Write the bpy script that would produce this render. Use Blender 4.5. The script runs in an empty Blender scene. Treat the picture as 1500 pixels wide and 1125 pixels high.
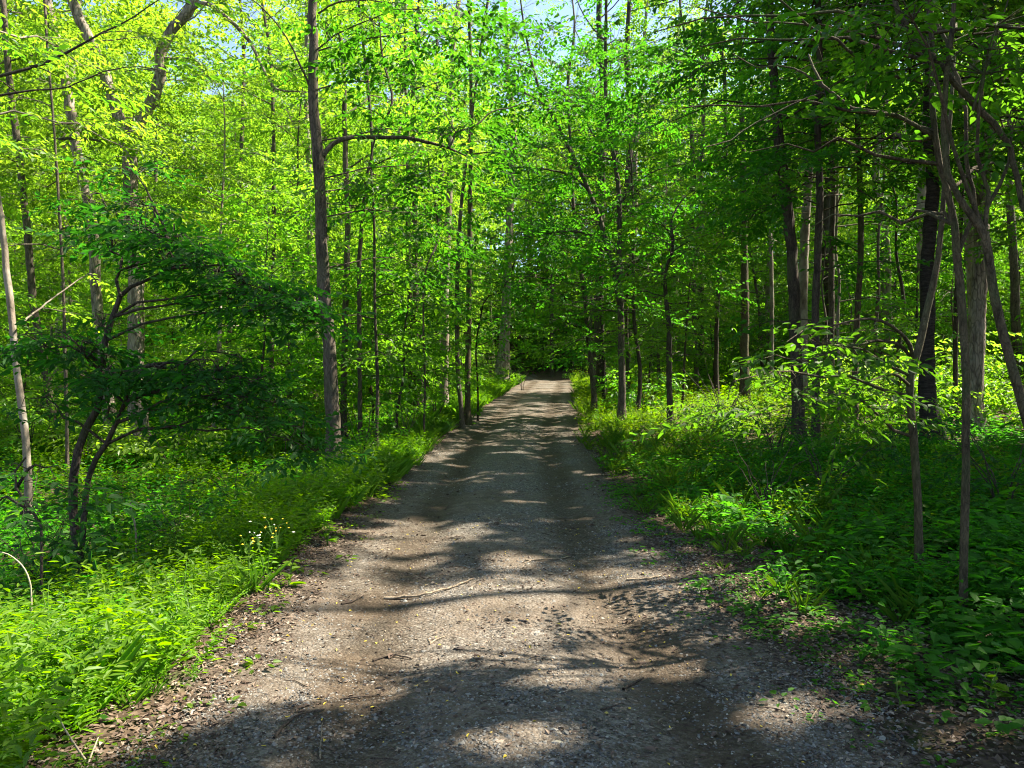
import bpy, math, random
import numpy as np
from mathutils import Vector

RS = np.random.RandomState
random.seed(7)
scene = bpy.context.scene
COL = scene.collection
F, CX, CY, EYE = 1130.0, 750.0, 562.5, 1.6      # the camera: focal length in photo pixels, centre, eye height

# ------------------------------------------------------------------ sun direction
SUN_AZ, SUN_EL = math.radians(72), math.radians(53)
SUN = np.array([math.sin(SUN_AZ) * math.cos(SUN_EL), math.cos(SUN_AZ) * math.cos(SUN_EL), math.sin(SUN_EL)])

# ------------------------------------------------------------------ noise
def hash2(ix, iy, seed=0):
    h = (ix.astype(np.int64) * 374761393 + iy.astype(np.int64) * 668265263 + seed * 974711) & 0x7fffffff
    h = ((h ^ (h >> 13)) * 1274126177) & 0x7fffffff
    h = h ^ (h >> 16)
    return (h & 0xffff) / 65535.0

def noise2(x, y, seed=0):
    x = np.asarray(x, float); y = np.asarray(y, float)
    ix = np.floor(x); iy = np.floor(y)
    fx = x - ix; fy = y - iy
    fx = fx * fx * (3 - 2 * fx); fy = fy * fy * (3 - 2 * fy)
    a = hash2(ix, iy, seed); b = hash2(ix + 1, iy, seed); c = hash2(ix, iy + 1, seed); d = hash2(ix + 1, iy + 1, seed)
    return (a * (1 - fx) + b * fx) * (1 - fy) + (c * (1 - fx) + d * fx) * fy

def fbm(x, y, seed=0, octs=3):
    v = 0; a = 0.5; t = 0
    for o in range(octs):
        v = v + a * noise2(x * 2 ** o, y * 2 ** o, seed + o * 17); t += a; a *= 0.5
    return v / t

def sstep(a, b, x):
    t = np.clip((np.asarray(x, float) - a) / (b - a), 0, 1)
    return t * t * (3 - 2 * t)

# ------------------------------------------------------------------ terrain
_yy = np.linspace(-60, 260, 1601)
_c = np.interp(_yy, [-60, 0, 3.2, 4.6, 6.3, 10.2, 14.2, 18.5, 26, 36, 50, 62, 80, 260],
               [0.3, 0.3, 0.12, -0.03, -0.14, -0.15, -0.10, 0.02, 0.55, 1.25, 2.35, 1.2, -6, -60])
_z = np.interp(_yy, [-60, 0, 11, 14, 18.5, 26, 36, 46, 52, 60, 80, 260], [0, 0, 0.0, .12, .36, .72, 1.15, 1.60, 1.80, 1.86, 1.8, 2.0])
_k = np.hanning(15); _k /= _k.sum()
_c = np.convolve(np.pad(_c, 7, 'edge'), _k, 'valid'); _z = np.convolve(np.pad(_z, 7, 'edge'), _k, 'valid')
def road_x(y): return np.interp(y, _yy, _c)
def road_z(y): return np.interp(y, _yy, _z)

def H(x, y):
    x = np.asarray(x, float); y = np.asarray(y, float)
    u = x - road_x(y)
    au = np.abs(u)
    z = road_z(y) * (1 - 0.25 * sstep(6, 30, au))
    z = z - 0.034 * np.exp(-((au - 0.78) / 0.26) ** 2) + 0.02 * np.exp(-(u / 0.4) ** 2)
    z = z + 0.05 * np.exp(-((u + 2.0) / 0.45) ** 2)
    z = z - 0.42 * sstep(-2.4, -4.4, u) + 0.32 * sstep(-6, -16, u)
    z = z + 0.055 * np.clip(u - 1.9, 0, 16) + 0.04 * np.exp(-((u - 2.1) / 0.4) ** 2)
    off = sstep(1.5, 3.5, au)
    z = z + off * (fbm(x / 3.1, y / 3.1, 3) - 0.5) * 0.34 + (fbm(x / .45, y / .45, 9, 2) - .5) * (0.014 + 0.066 * off)
    z = z + 15.0 * sstep(58, 112, np.hypot(x, y))  # added hill behind the wood that hides the bright horizon
    return z

def P(px, py, d):
    return np.array([(px - CX) / F * d, d, EYE - (py - CY) / F * d])

def G(px, py):
    """point of the ground seen at a photo pixel"""
    d = np.linspace(1.5, 70, 6000)
    zr = EYE - (py - CY) / F * d
    hh = H((px - CX) / F * d, d)
    k = int(np.argmax(zr <= hh))
    if k == 0: k = len(d) - 1
    return np.array([(px - CX) / F * d[k], d[k], hh[k]])

# ------------------------------------------------------------------ sunlight gaps in the canopy
ZONES = [(1.35, 5.7, 1.0, .75, .78), (-1.35, 5.5, .7, 1.0, .75), (-.3, 6.9, .8, .5, .5), (.4, 4.75, .9, .3, .7), (-1.4, 4.7, .4, .3, .9), (-.8, 4.05, .35, .22, .9), (.95, 4.4, .5, .25, .9), (.1, 3.45, .35, .16, .9), (-1.7, 5.7, .3, .3, .9), (1.9, 5.0, .35, .3, .9), (-.5, 4.45, .3, .2, .8),
   # x, y, rx, ry, openness
    (-2.4, 4.1, 1.5, 1.35, 1.0), (0.35, 5.4, 2.0, 1.15, .86), (-1.2, 5.0, .9, .9, .62), (-.85, 8.0, .9, 1.1, .68), (1.5, 6.9, 1.0, .7, .3),
    (1.75, 3.55, .9, .3, .45), (-1.8, 7.2, .5, .8, .4), (-2.1, 11, .8, 2.6, .42), (-.5, 12.5, 1.3, .9, .3),
    (-2.2, 17, 1.6, 4, .8), (.3, 19, 1.5, 4, .5), (.8, 28, 2.2, 6, .58), (4.2, 19.5, 2.8, 4, 1.0), (7, 24, 3, 5, .8),
    (-8, 15, 5.5, 8.5, .92), (-13, 22, 9, 12, .96), (2.5, 9.0, .8, 2.2, .5), (2.5, 13, .9, 2.6, .6), (7.6, 15.5, 1.3, 1.8, .7), (-3.2, 28, 3, 6, .8), (13, 21, 7, 7, .9), (9, 14, 2.5, 2, .6), (0, 55, 9, 7, .8), (2.2, 43, 4, 8, .85),
]
def keep_mask(p):
    """False where a leaf would shade one of the sunlit spots of the ground"""
    gx, gy = p[:, 0], p[:, 1]
    zr = np.zeros(len(p)) + .15
    for _ in range(2):
        t = (p[:, 2] - zr) / SUN[2]
        gx = p[:, 0] - SUN[0] * t; gy = p[:, 1] - SUN[1] * t
        zr = H(gx, gy) + .05
    # the canopy lets flecks of sun through everywhere but over the shaded bank on the right and the hollow on the left
    op = .31 * np.ones(len(p)) + .12 * sstep(12, 18, gy)
    op -= .45 * np.clip(1.4 - np.hypot((gx - 5.5) / 3.6, (gy - 7) / 6.5), 0, 1) + .34 * np.clip(1.5 - np.hypot((gx + 4.6) / 1.8, (gy - 7.5) / 3.6), 0, 1)
    op -= .08 * np.clip(1.5 - np.hypot((gx - .3) / 1.8, (gy - 3.2) / 1.0), 0, 1) + .27 * np.clip(1.5 - np.hypot((gx - .3) / 1.7, (gy - 12) / 4.6), 0, 1)
    op = np.maximum(op, .05)
    for (cx, cy, rx, ry, o) in ZONES:
        e = 1 - ((gx - cx) / rx) ** 2 - ((gy - cy) / ry) ** 2
        op = np.maximum(op, o * np.clip(e * 2.2, 0, 1))
    n = .45 * noise2(gx / .42, gy / .36, 5) + .4 * noise2(gx / .19, gy / .17, 6) + .15 * noise2(gx / .9, gy / .8, 8)
    n = np.clip((n - .22) / .56, 0, 1)
    return n > op * 1.02

# ------------------------------------------------------------------ mesh buffer
class MB:
    def __init__(s): s.v = []; s.f = []; s.m = []; s.sm = []; s.n = 0
    def add(s, v, f, mat=0, smooth=True):
        v = np.asarray(v, float).reshape(-1, 3); f = np.asarray(f, int)
        if not len(v) or not len(f): return
        s.v.append(v); s.f.append(f + s.n); s.n += len(v)
        s.m.append(np.full(len(f), mat, np.int32)); s.sm.append(np.full(len(f), smooth, bool))
    def mesh(s, name, mats):
        me = bpy.data.meshes.new(name)
        for m in mats: me.materials.append(m)
        if not s.v: return me
        v = np.concatenate(s.v)
        me.vertices.add(len(v)); me.vertices.foreach_set('co', v.astype(np.float32).ravel())
        idx = np.concatenate([f.ravel() for f in s.f]).astype(np.int32)
        tot = np.concatenate([np.full(len(f), f.shape[1], np.int32) for f in s.f])
        st = np.concatenate([[0], np.cumsum(tot)[:-1]]).astype(np.int32)
        me.loops.add(len(idx)); me.loops.foreach_set('vertex_index', idx)
        me.polygons.add(len(tot)); me.polygons.foreach_set('loop_start', st); me.polygons.foreach_set('loop_total', tot)
        me.polygons.foreach_set('material_index', np.concatenate(s.m))
        me.polygons.foreach_set('use_smooth', np.concatenate(s.sm))
        me.update(calc_edges=True)
        return me

def obj(name, mb, mats, parent=None, label=None):
    me = mb.mesh(name, mats if isinstance(mats, (list, tuple)) else [mats])
    o = bpy.data.objects.new(name, me); COL.objects.link(o)
    if parent is not None: o.parent = parent
    if label: o['label'] = label
    return o

def tag(o, label, cat, group=None):
    o['label'] = label; o['category'] = cat
    if group: o['group'] = group
    return o

def thing(name, label, cat, loc, group=None):
    o = bpy.data.objects.new(name, None); COL.objects.link(o)
    o.empty_display_size = .2; o.location = [float(c) for c in loc]
    return tag(o, label, cat, group)

def stuff(name, mb, mats, kind='stuff'):
    o = obj(name, mb, mats); o['kind'] = kind; return o

def dup(root, loc, rz, sc, label=None, group=None):
    r = root.copy(); COL.objects.link(r); r.location = [float(c) for c in loc]
    r.rotation_euler = (0, 0, rz); r.scale = (sc, sc, sc)
    if label: r['label'] = label
    if group: r['group'] = group
    for ch in list(root.children):
        c = ch.copy(); COL.objects.link(c); c.parent = r
    return r

# ------------------------------------------------------------------ shapes
def unit(a):
    a = np.asarray(a, float)
    return a / np.maximum(np.linalg.norm(a, axis=-1, keepdims=True), 1e-9)

def smooth_path(pts, radii, step):
    """Catmull-Rom through the points"""
    pts = np.asarray(pts, float); radii = np.asarray(radii, float)
    if len(pts) < 3:
        n = max(2, int(np.linalg.norm(pts[-1] - pts[0]) / step) + 1)
        t = np.linspace(0, 1, n)[:, None]
        return pts[0] * (1 - t) + pts[-1] * t, (radii[0] * (1 - t) + radii[-1] * t)[:, 0]
    q = np.vstack([2 * pts[0] - pts[1], pts, 2 * pts[-1] - pts[-2]])
    op, orr = [], []
    for i in range(len(pts) - 1):
        p0, p1, p2, p3 = q[i], q[i + 1], q[i + 2], q[i + 3]
        n = max(1, int(round(np.linalg.norm(p2 - p1) / step)))
        t = (np.arange(n) / n)[:, None]
        op.append(.5 * (2 * p1 + (p2 - p0) * t + (2 * p0 - 5 * p1 + 4 * p2 - p3) * t * t + (3 * p1 - p0 - 3 * p2 + p3) * t ** 3))
        orr.append((radii[i] * (1 - t) + radii[i + 1] * t)[:, 0])
    op.append(pts[-1:]); orr.append(radii[-1:])
    return np.vstack(op), np.concatenate(orr)

def tube(mb, pts, radii, sides=6, mat=0, rough=0.0, rng=None):
    pts = np.asarray(pts, float); radii = np.asarray(radii, float)
    n = len(pts)
    t = unit(np.gradient(pts, axis=0))
    ref = np.array([1.0, 0, 0]) if abs(t[0][0]) < .8 else np.array([0, 1.0, 0])
    a = unit(np.cross(t, np.cross(ref, t)))
    b = np.cross(t, a)
    an = np.arange(sides) * 2 * math.pi / sides
    r = radii[:, None] * np.ones((1, sides))
    if rough and rng is not None:
        r = r * (1 + rough * (rng.rand(n, sides) - .5) + rough * .8 * (rng.rand(n, 1) - .5) + rough * .7 * (rng.rand(1, sides) - .5))
    v = pts[:, None, :] + r[:, :, None] * (np.cos(an)[None, :, None] * a[:, None, :] + np.sin(an)[None, :, None] * b[:, None, :])
    i = np.arange(n - 1)[:, None] * sides; j = np.arange(sides)[None, :]; k = (j + 1) % sides
    f = np.stack([i + j, i + k, i + sides + k, i + sides + j], -1).reshape(-1, 4)
    mb.add(v.reshape(-1, 3), f, mat)
    mb.add(v[-1], [list(range(sides))], mat)

def leaf_verts(pos, d, nrm, L, W, fold=.18, droop=.12):
    """leaf blades of two folded faces: (N,6,3)"""
    d = unit(d); s = unit(np.cross(d, nrm)); nrm = np.cross(s, d)
    L = np.asarray(L)[..., None]; W = np.asarray(W)[..., None]
    up = nrm * W * fold
    tip = pos + d * L - nrm * L * droop
    a = pos + d * L * .30 - nrm * L * droop * .1; b = pos + d * L * .68 - nrm * L * droop * .5
    return np.stack([pos, a + s * W * .5 + up, b + s * W * .36 + up, tip, b - s * W * .36 + up, a - s * W * .5 + up], -2)
LEAF_F = np.array([[0, 1, 2, 3], [0, 3, 4, 5]])

def leaves_faces(n):
    return (np.arange(n)[:, None, None] * 6 + LEAF_F[None]).reshape(-1, 4)

def spray_template(rng, n=11, length=.55, leaf=.10, ratio=.5, tilt=.35):
    """leaves alternating on both sides of a twig that runs along +x, roughly level"""
    t = np.linspace(.12, 1, n)
    side = np.where(np.arange(n) % 2, 1, -1)
    pos = np.stack([t * length, side * .012, -.10 * length * t ** 2 + rng.uniform(-.02, .02, n)], -1)
    ang = np.radians(rng.uniform(28, 72, n)) * side * np.where(t > .93, .2, 1)
    d = np.stack([np.cos(ang), np.sin(ang), rng.uniform(-.55, .1, n)], -1)
    nr = np.stack([rng.normal(0, tilt, n), rng.normal(0, tilt, n), np.ones(n)], -1)
    L = leaf * rng.uniform(.65, 1.15, n)
    return leaf_verts(pos, d, nr, L, L * ratio * rng.uniform(.85, 1.15, n)).reshape(-1, 3)

_r = RS(11)
SPR_FINE = [spray_template(_r, 13, .6, .085, .46) for _ in range(6)]     # near trees
SPR_NEAR = [spray_template(_r, 8, .30, .088, .46, .4) for _ in range(6)]   # short twigs of the nearest trees
SPR_MID = [spray_template(_r, 12, .64, .125, .54, .45) for _ in range(6)]
SPR_BIG = [spray_template(_r, 10, .85, .18, .56, .55) for _ in range(6)]    # canopy

def place_templates(mb, temps, pos, yaw, pitch, roll, sc, rng, mat=0, nper=6, faces=None):
    """copies of leaf templates merged into the buffer"""
    pos = np.asarray(pos, float).reshape(-1, 3); n = len(pos)
    if n == 0: return
    cy, sy, cp, sp, cr, sr = np.cos(yaw), np.sin(yaw), np.cos(pitch), np.sin(pitch), np.cos(roll), np.sin(roll)
    R = np.empty((n, 3, 3))
    R[:, 0, 0] = cy * cp; R[:, 0, 1] = cy * sp * sr - sy * cr; R[:, 0, 2] = cy * sp * cr + sy * sr
    R[:, 1, 0] = sy * cp; R[:, 1, 1] = sy * sp * sr + cy * cr; R[:, 1, 2] = sy * sp * cr - cy * sr
    R[:, 2, 0] = -sp; R[:, 2, 1] = cp * sr; R[:, 2, 2] = cp * cr
    which = rng.randint(0, len(temps), n)
    for k, tv in enumerate(temps):
        sel = which == k
        if not sel.any(): continue
        v = np.einsum('nij,mj->nmi', R[sel] * sc[sel][:, None, None], tv) + pos[sel][:, None, :]
        yield v

def add_sprays(mb, temps, pos, yaw, pitch, roll, sc, rng, mat=0, origin=None, carve=False):
    for v in place_templates(mb, temps, pos, yaw, pitch, roll, sc, rng):
        v = v.reshape(-1, 6, 3)
        if carve:
            c = v.mean(1) + (origin if origin is not None else 0)
            v = v[keep_mask(c)]
        mb.add(v.reshape(-1, 3), leaves_faces(len(v)), mat, False)

# ------------------------------------------------------------------ materials
def mat(name):
    m = bpy.data.materials.new(name); m.use_nodes = True
    nt = m.node_tree; nt.nodes.clear()
    def N(t, **k):
        n = nt.nodes.new(t)
        for a, b in k.items(): setattr(n, a, b)
        return n
    L = nt.links.new
    return m, N, L

def ramp(N, stops, interp='LINEAR'):
    r = N('ShaderNodeValToRGB'); cr = r.color_ramp; cr.interpolation = interp
    while len(cr.elements) < len(stops): cr.elements.new(.5)
    for e, (p, c) in zip(cr.elements, stops):
        e.position = p; e.color = (*c, 1)
    return r

def leaf_mat(name, cols, trans, tmix=.5, rough=.45, spec=.35, scale=.6):
    """cols: dark, mid, light base colours; trans: colour of the light that passes through"""
    m, N, L = mat(name)
    g = N('ShaderNodeNewGeometry'); oi = N('ShaderNodeObjectInfo')
    tc = N('ShaderNodeTexCoord')
    no = N('ShaderNodeTexNoise'); no.inputs['Scale'].default_value = scale; no.inputs['Detail'].default_value = 2
    L(g.outputs['Position'], no.inputs['Vector'])
    a = N('ShaderNodeMath', operation='MULTIPLY'); a.inputs[1].default_value = .5; L(g.outputs['Random Per Island'], a.inputs[0])
    b = N('ShaderNodeMath', operation='MULTIPLY_ADD'); b.inputs[1].default_value = .35; L(no.outputs['Fac'], b.inputs[0]); L(a.outputs[0], b.inputs[2])
    c = N('ShaderNodeMath', operation='MULTIPLY_ADD'); c.inputs[1].default_value = .25; L(oi.outputs['Random'], c.inputs[0]); L(b.outputs[0], c.inputs[2])
    r = ramp(N, [(.15, cols[0]), (.5, cols[1]), (.9, cols[2])]); L(c.outputs[0], r.inputs[0])
    bs = N('ShaderNodeBsdfPrincipled'); bs.inputs['Roughness'].default_value = rough
    bs.inputs['Specular IOR Level'].default_value = spec
    hv = N('ShaderNodeMapRange'); hv.inputs['To Min'].default_value = .474; hv.inputs['To Max'].default_value = .506; L(oi.outputs['Random'], hv.inputs['Value'])
    wn = N('ShaderNodeTexWhiteNoise', noise_dimensions='1D'); L(oi.outputs['Random'], wn.inputs['W'])
    vv = N('ShaderNodeMapRange'); vv.inputs['To Min'].default_value = .72; vv.inputs['To Max'].default_value = 1.12; L(wn.outputs['Value'], vv.inputs['Value'])
    def tint(sock):
        h = N('ShaderNodeHueSaturation'); L(hv.outputs[0], h.inputs['Hue']); L(vv.outputs[0], h.inputs['Value']); h.inputs['Saturation'].default_value = 1.04; L(sock, h.inputs['Color'])
        return h.outputs[0]
    L(tint(r.outputs[0]), bs.inputs['Base Color'])
    tr = N('ShaderNodeBsdfTranslucent')
    r2 = ramp(N, [(.15, [x * .75 for x in trans]), (.55, trans), (.95, [min(1, x * k) for x, k in zip(trans, (1.45, 1.12, 1.0))])]); L(c.outputs[0], r2.inputs[0])
    L(tint(r2.outputs[0]), tr.inputs['Color'])
    mx = N('ShaderNodeMixShader'); mx.inputs[0].default_value = tmix
    L(bs.outputs[0], mx.inputs[1]); L(tr.outputs[0], mx.inputs[2])
    o = N('ShaderNodeOutputMaterial'); L(mx.outputs[0], o.inputs[0])
    return m

def bark_mat(name, dark, light, scale=14, moss=0.0, pale=0.0, bump=.6, horizontal=False, stretch=.26, plates=.8):
    m, N, L = mat(name)
    tc = N('ShaderNodeTexCoord'); mp = N('ShaderNodeMapping')
    mp.inputs['Scale'].default_value = (1, 1, stretch) if not horizontal else (.35, .35, 2.2)
    L(tc.outputs['Object'], mp.inputs['Vector'])
    n1 = N('ShaderNodeTexNoise'); n1.inputs['Scale'].default_value = scale; n1.inputs['Detail'].default_value = 6; n1.inputs['Roughness'].default_value = .65
    L(mp.outputs[0], n1.inputs['Vector'])
    v1 = N('ShaderNodeTexVoronoi', feature='DISTANCE_TO_EDGE'); v1.inputs['Scale'].default_value = scale * 1.5
    nd = N('ShaderNodeTexNoise'); nd.inputs['Scale'].default_value = scale * .8; nd.inputs['Detail'].default_value = 3; L(mp.outputs[0], nd.inputs['Vector'])
    wv = N('ShaderNodeVectorMath', operation='MULTIPLY_ADD'); wv.inputs[1].default_value = (.16, .16, .16); L(nd.outputs['Color'], wv.inputs[0]); L(mp.outputs[0], wv.inputs[2])
    L(wv.outputs[0], v1.inputs['Vector'])
    r = ramp(N, [(.3, dark), (.62, light), (.8, [c * 1.25 for c in light])]); L(n1.outputs['Fac'], r.inputs[0])
    rv = ramp(N, [(.0, (.35,) * 3), (.12, (1,) * 3)]); L(v1.outputs['Distance'], rv.inputs[0])
    mu = N('ShaderNodeMix', data_type='RGBA', blend_type='MULTIPLY'); mu.inputs['Factor'].default_value = plates
    L(r.outputs[0], mu.inputs['A']); L(rv.outputs[0], mu.inputs['B'])
    out = mu.outputs['Result']
    n2 = N('ShaderNodeTexNoise'); n2.inputs['Scale'].default_value = 2.2; n2.inputs['Detail'].default_value = 5
    L(tc.outputs['Object'], n2.inputs['Vector'])
    if moss or pale:
        rm = ramp(N, [(.5, (0,) * 3), (.68, (1,) * 3)]); L(n2.outputs['Fac'], rm.inputs[0])
        sc = N('ShaderNodeMath', operation='MULTIPLY'); sc.inputs[1].default_value = max(moss, pale); L(rm.outputs[0], sc.inputs[0])
        mm = N('ShaderNodeMix', data_type='RGBA'); L(sc.outputs[0], mm.inputs['Factor']); L(out, mm.inputs['A'])
        mm.inputs['B'].default_value = (.07, .10, .035, 1) if moss else (.36, .34, .29, 1)
        out = mm.outputs['Result']
    bs = N('ShaderNodeBsdfPrincipled'); bs.inputs['Roughness'].default_value = .9; bs.inputs['Specular IOR Level'].default_value = .2
    L(out, bs.inputs['Base Color'])
    ad = N('ShaderNodeMath', operation='MULTIPLY_ADD'); ad.inputs[1].default_value = .75 * plates; L(rv.outputs[0], ad.inputs[0]); L(n1.outputs['Fac'], ad.inputs[2])
    bp = N('ShaderNodeBump'); bp.inputs['Strength'].default_value = bump; bp.inputs['Distance'].default_value = .03
    L(ad.outputs[0], bp.inputs['Height']); L(bp.outputs[0], bs.inputs['Normal'])
    o = N('ShaderNodeOutputMaterial'); L(bs.outputs[0], o.inputs[0])
    return m

def island_mat(name, stops, rough=.85, spec=.2, tr=None):
    """small separate pieces (pebbles, fallen leaves), each with its own colour"""
    m, N, L = mat(name)
    g = N('ShaderNodeNewGeometry')
    r = ramp(N, stops); L(g.outputs['Random Per Island'], r.inputs[0])
    bs = N('ShaderNodeBsdfPrincipled'); bs.inputs['Roughness'].default_value = rough; bs.inputs['Specular IOR Level'].default_value = spec
    no = N('ShaderNodeTexNoise'); no.inputs['Scale'].default_value = 60; L(g.outputs['Position'], no.inputs['Vector'])
    mu = N('ShaderNodeMix', data_type='RGBA', blend_type='OVERLAY'); mu.inputs['Factor'].default_value = .35
    L(r.outputs[0], mu.inputs['A']); L(no.outputs['Fac'], mu.inputs['B'])
    L(mu.outputs['Result'], bs.inputs['Base Color'])
    o = N('ShaderNodeOutputMaterial'); L(bs.outputs[0], o.inputs[0])
    return m

def ground_mat():
    m, N, L = mat('forest_floor')
    g = N('ShaderNodeNewGeometry')
    n1 = N('ShaderNodeTexNoise'); n1.inputs['Scale'].default_value = .9; n1.inputs['Detail'].default_value = 6
    n2 = N('ShaderNodeTexVoronoi'); n2.inputs['Scale'].default_value = 22
    n3 = N('ShaderNodeTexNoise'); n3.inputs['Scale'].default_value = 35; n3.inputs['Detail'].default_value = 4
    for n in (n1, n2, n3): L(g.outputs['Position'], n.inputs['Vector'])
    r = ramp(N, [(.0, (.026, .018, .012)), (.5, (.062, .043, .029)), (1, (.12, .086, .058))]); L(n2.outputs['Color'], r.inputs[0])
    rg = ramp(N, [(.45, (.025, .045, .012)), (.62, (.06, .10, .02))]); L(n3.outputs['Fac'], rg.inputs[0])
    rf = ramp(N, [(.60, (0,) * 3), (.74, (1,) * 3)]); L(n1.outputs['Fac'], rf.inputs[0])
    mm = N('ShaderNodeMix', data_type='RGBA'); L(rf.outputs[0], mm.inputs['Factor']); L(r.outputs[0], mm.inputs['A']); L(rg.outputs[0], mm.inputs['B'])
    bs = N('ShaderNodeBsdfPrincipled'); bs.inputs['Roughness'].default_value = .95; bs.inputs['Specular IOR Level'].default_value = .1
    L(mm.outputs['Result'], bs.inputs['Base Color'])
    bp = N('ShaderNodeBump'); bp.inputs['Strength'].default_value = .8; bp.inputs['Distance'].default_value = .03
    L(n2.outputs['Distance'], bp.inputs['Height']); L(bp.outputs[0], bs.inputs['Normal'])
    o = N('ShaderNodeOutputMaterial'); L(bs.outputs[0], o.inputs[0])
    return m

def road_mat():
    m, N, L = mat('dirt_and_gravel')
    g = N('ShaderNodeNewGeometry'); uv = N('ShaderNodeAttribute', attribute_name='across')
    def noise(s, d=5, ro=.6):
        n = N('ShaderNodeTexNoise'); n.inputs['Scale'].default_value = s; n.inputs['Detail'].default_value = d; n.inputs['Roughness'].default_value = ro
        L(g.outputs['Position'], n.inputs['Vector']); return n
    big = noise(.8, 6); mid = noise(5, 5); fine = noise(90, 3, .7)
    vo = N('ShaderNodeTexVoronoi'); vo.inputs['Scale'].default_value = 46; L(g.outputs['Position'], vo.inputs['Vector'])
    vo2 = N('ShaderNodeTexVoronoi'); vo2.inputs['Scale'].default_value = 110; L(g.outputs['Position'], vo2.inputs['Vector'])
    dirt = ramp(N, [(.25, (.062, .045, .03)), (.5, (.115, .086, .06)), (.8, (.19, .148, .108))]); L(mid.outputs['Fac'], dirt.inputs[0])
    sep = N('ShaderNodeSeparateColor'); L(vo.outputs['Color'], sep.inputs[0])
    grav = ramp(N, [(0, (.03, .028, .025)), (.45, (.095, .088, .076)), (.8, (.185, .172, .15)), (1, (.38, .36, .32))]); L(sep.outputs[0], grav.inputs[0])
    sep2 = N('ShaderNodeSeparateColor'); L(vo2.outputs['Color'], sep2.inputs[0])
    grav2 = ramp(N, [(0, (.03, .026, .021)), (.6, (.115, .099, .08)), (1, (.32, .285, .24))]); L(sep2.outputs[0], grav2.inputs[0])
    gm = N('ShaderNodeMix', data_type='RGBA'); gm.inputs['Factor'].default_value = .5; L(grav.outputs[0], gm.inputs['A']); L(grav2.outputs[0], gm.inputs['B'])
    fr = ramp(N, [(.42, (0,) * 3), (.60, (1,) * 3)]); L(big.outputs['Fac'], fr.inputs[0])
    ad = N('ShaderNodeMath', operation='MULTIPLY_ADD', use_clamp=True); ad.inputs[1].default_value = .55; ad.inputs[2].default_value = .28; L(fr.outputs[0], ad.inputs[0])
    mx = N('ShaderNodeMix', data_type='RGBA'); L(ad.outputs[0], mx.inputs['Factor']); L(dirt.outputs[0], mx.inputs['A']); L(gm.outputs['Result'], mx.inputs['B'])
    # the packed tyre ruts are bare and darker, the margins carry leaf mould
    sx = N('ShaderNodeSeparateXYZ'); L(uv.outputs['Vector'], sx.inputs[0])
    ab = N('ShaderNodeMath', operation='ABSOLUTE'); L(sx.outputs[0], ab.inputs[0])
    wob = N('ShaderNodeMath', operation='MULTIPLY_ADD'); wob.inputs[1].default_value = .5; L(big.outputs['Fac'], wob.inputs[0]); L(ab.outputs[0], wob.inputs[2])
    rut = ramp(N, [(0, (1,) * 3), (.38, (1,) * 3), (.50, (.52, .47, .40)), (.62, (.55, .50, .43)), (.74, (.95,) * 3), (1, (.55, .45, .38))])
    dv = N('ShaderNodeMath', operation='DIVIDE'); dv.inputs[1].default_value = 1.95; L(wob.outputs[0], dv.inputs[0]); L(dv.outputs[0], rut.inputs[0])
    mu = N('ShaderNodeMix', data_type='RGBA', blend_type='MULTIPLY'); mu.inputs['Factor'].default_value = .85
    L(mx.outputs['Result'], mu.inputs['A']); L(rut.outputs[0], mu.inputs['B'])
    bs = N('ShaderNodeBsdfPrincipled'); bs.inputs['Roughness'].default_value = .9; bs.inputs['Specular IOR Level'].default_value = .15
    L(mu.outputs['Result'], bs.inputs['Base Color'])
    h = N('ShaderNodeMath', operation='ADD'); L(vo.outputs['Distance'], h.inputs[0]); L(fine.outputs['Fac'], h.inputs[1])
    bp = N('ShaderNodeBump'); bp.inputs['Strength'].default_value = .9; bp.inputs['Distance'].default_value = .014; bp.invert = True
    L(h.outputs[0], bp.inputs['Height']); L(bp.outputs[0], bs.inputs['Normal'])
    o = N('ShaderNodeOutputMaterial'); L(bs.outputs[0], o.inputs[0])
    return m

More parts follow.
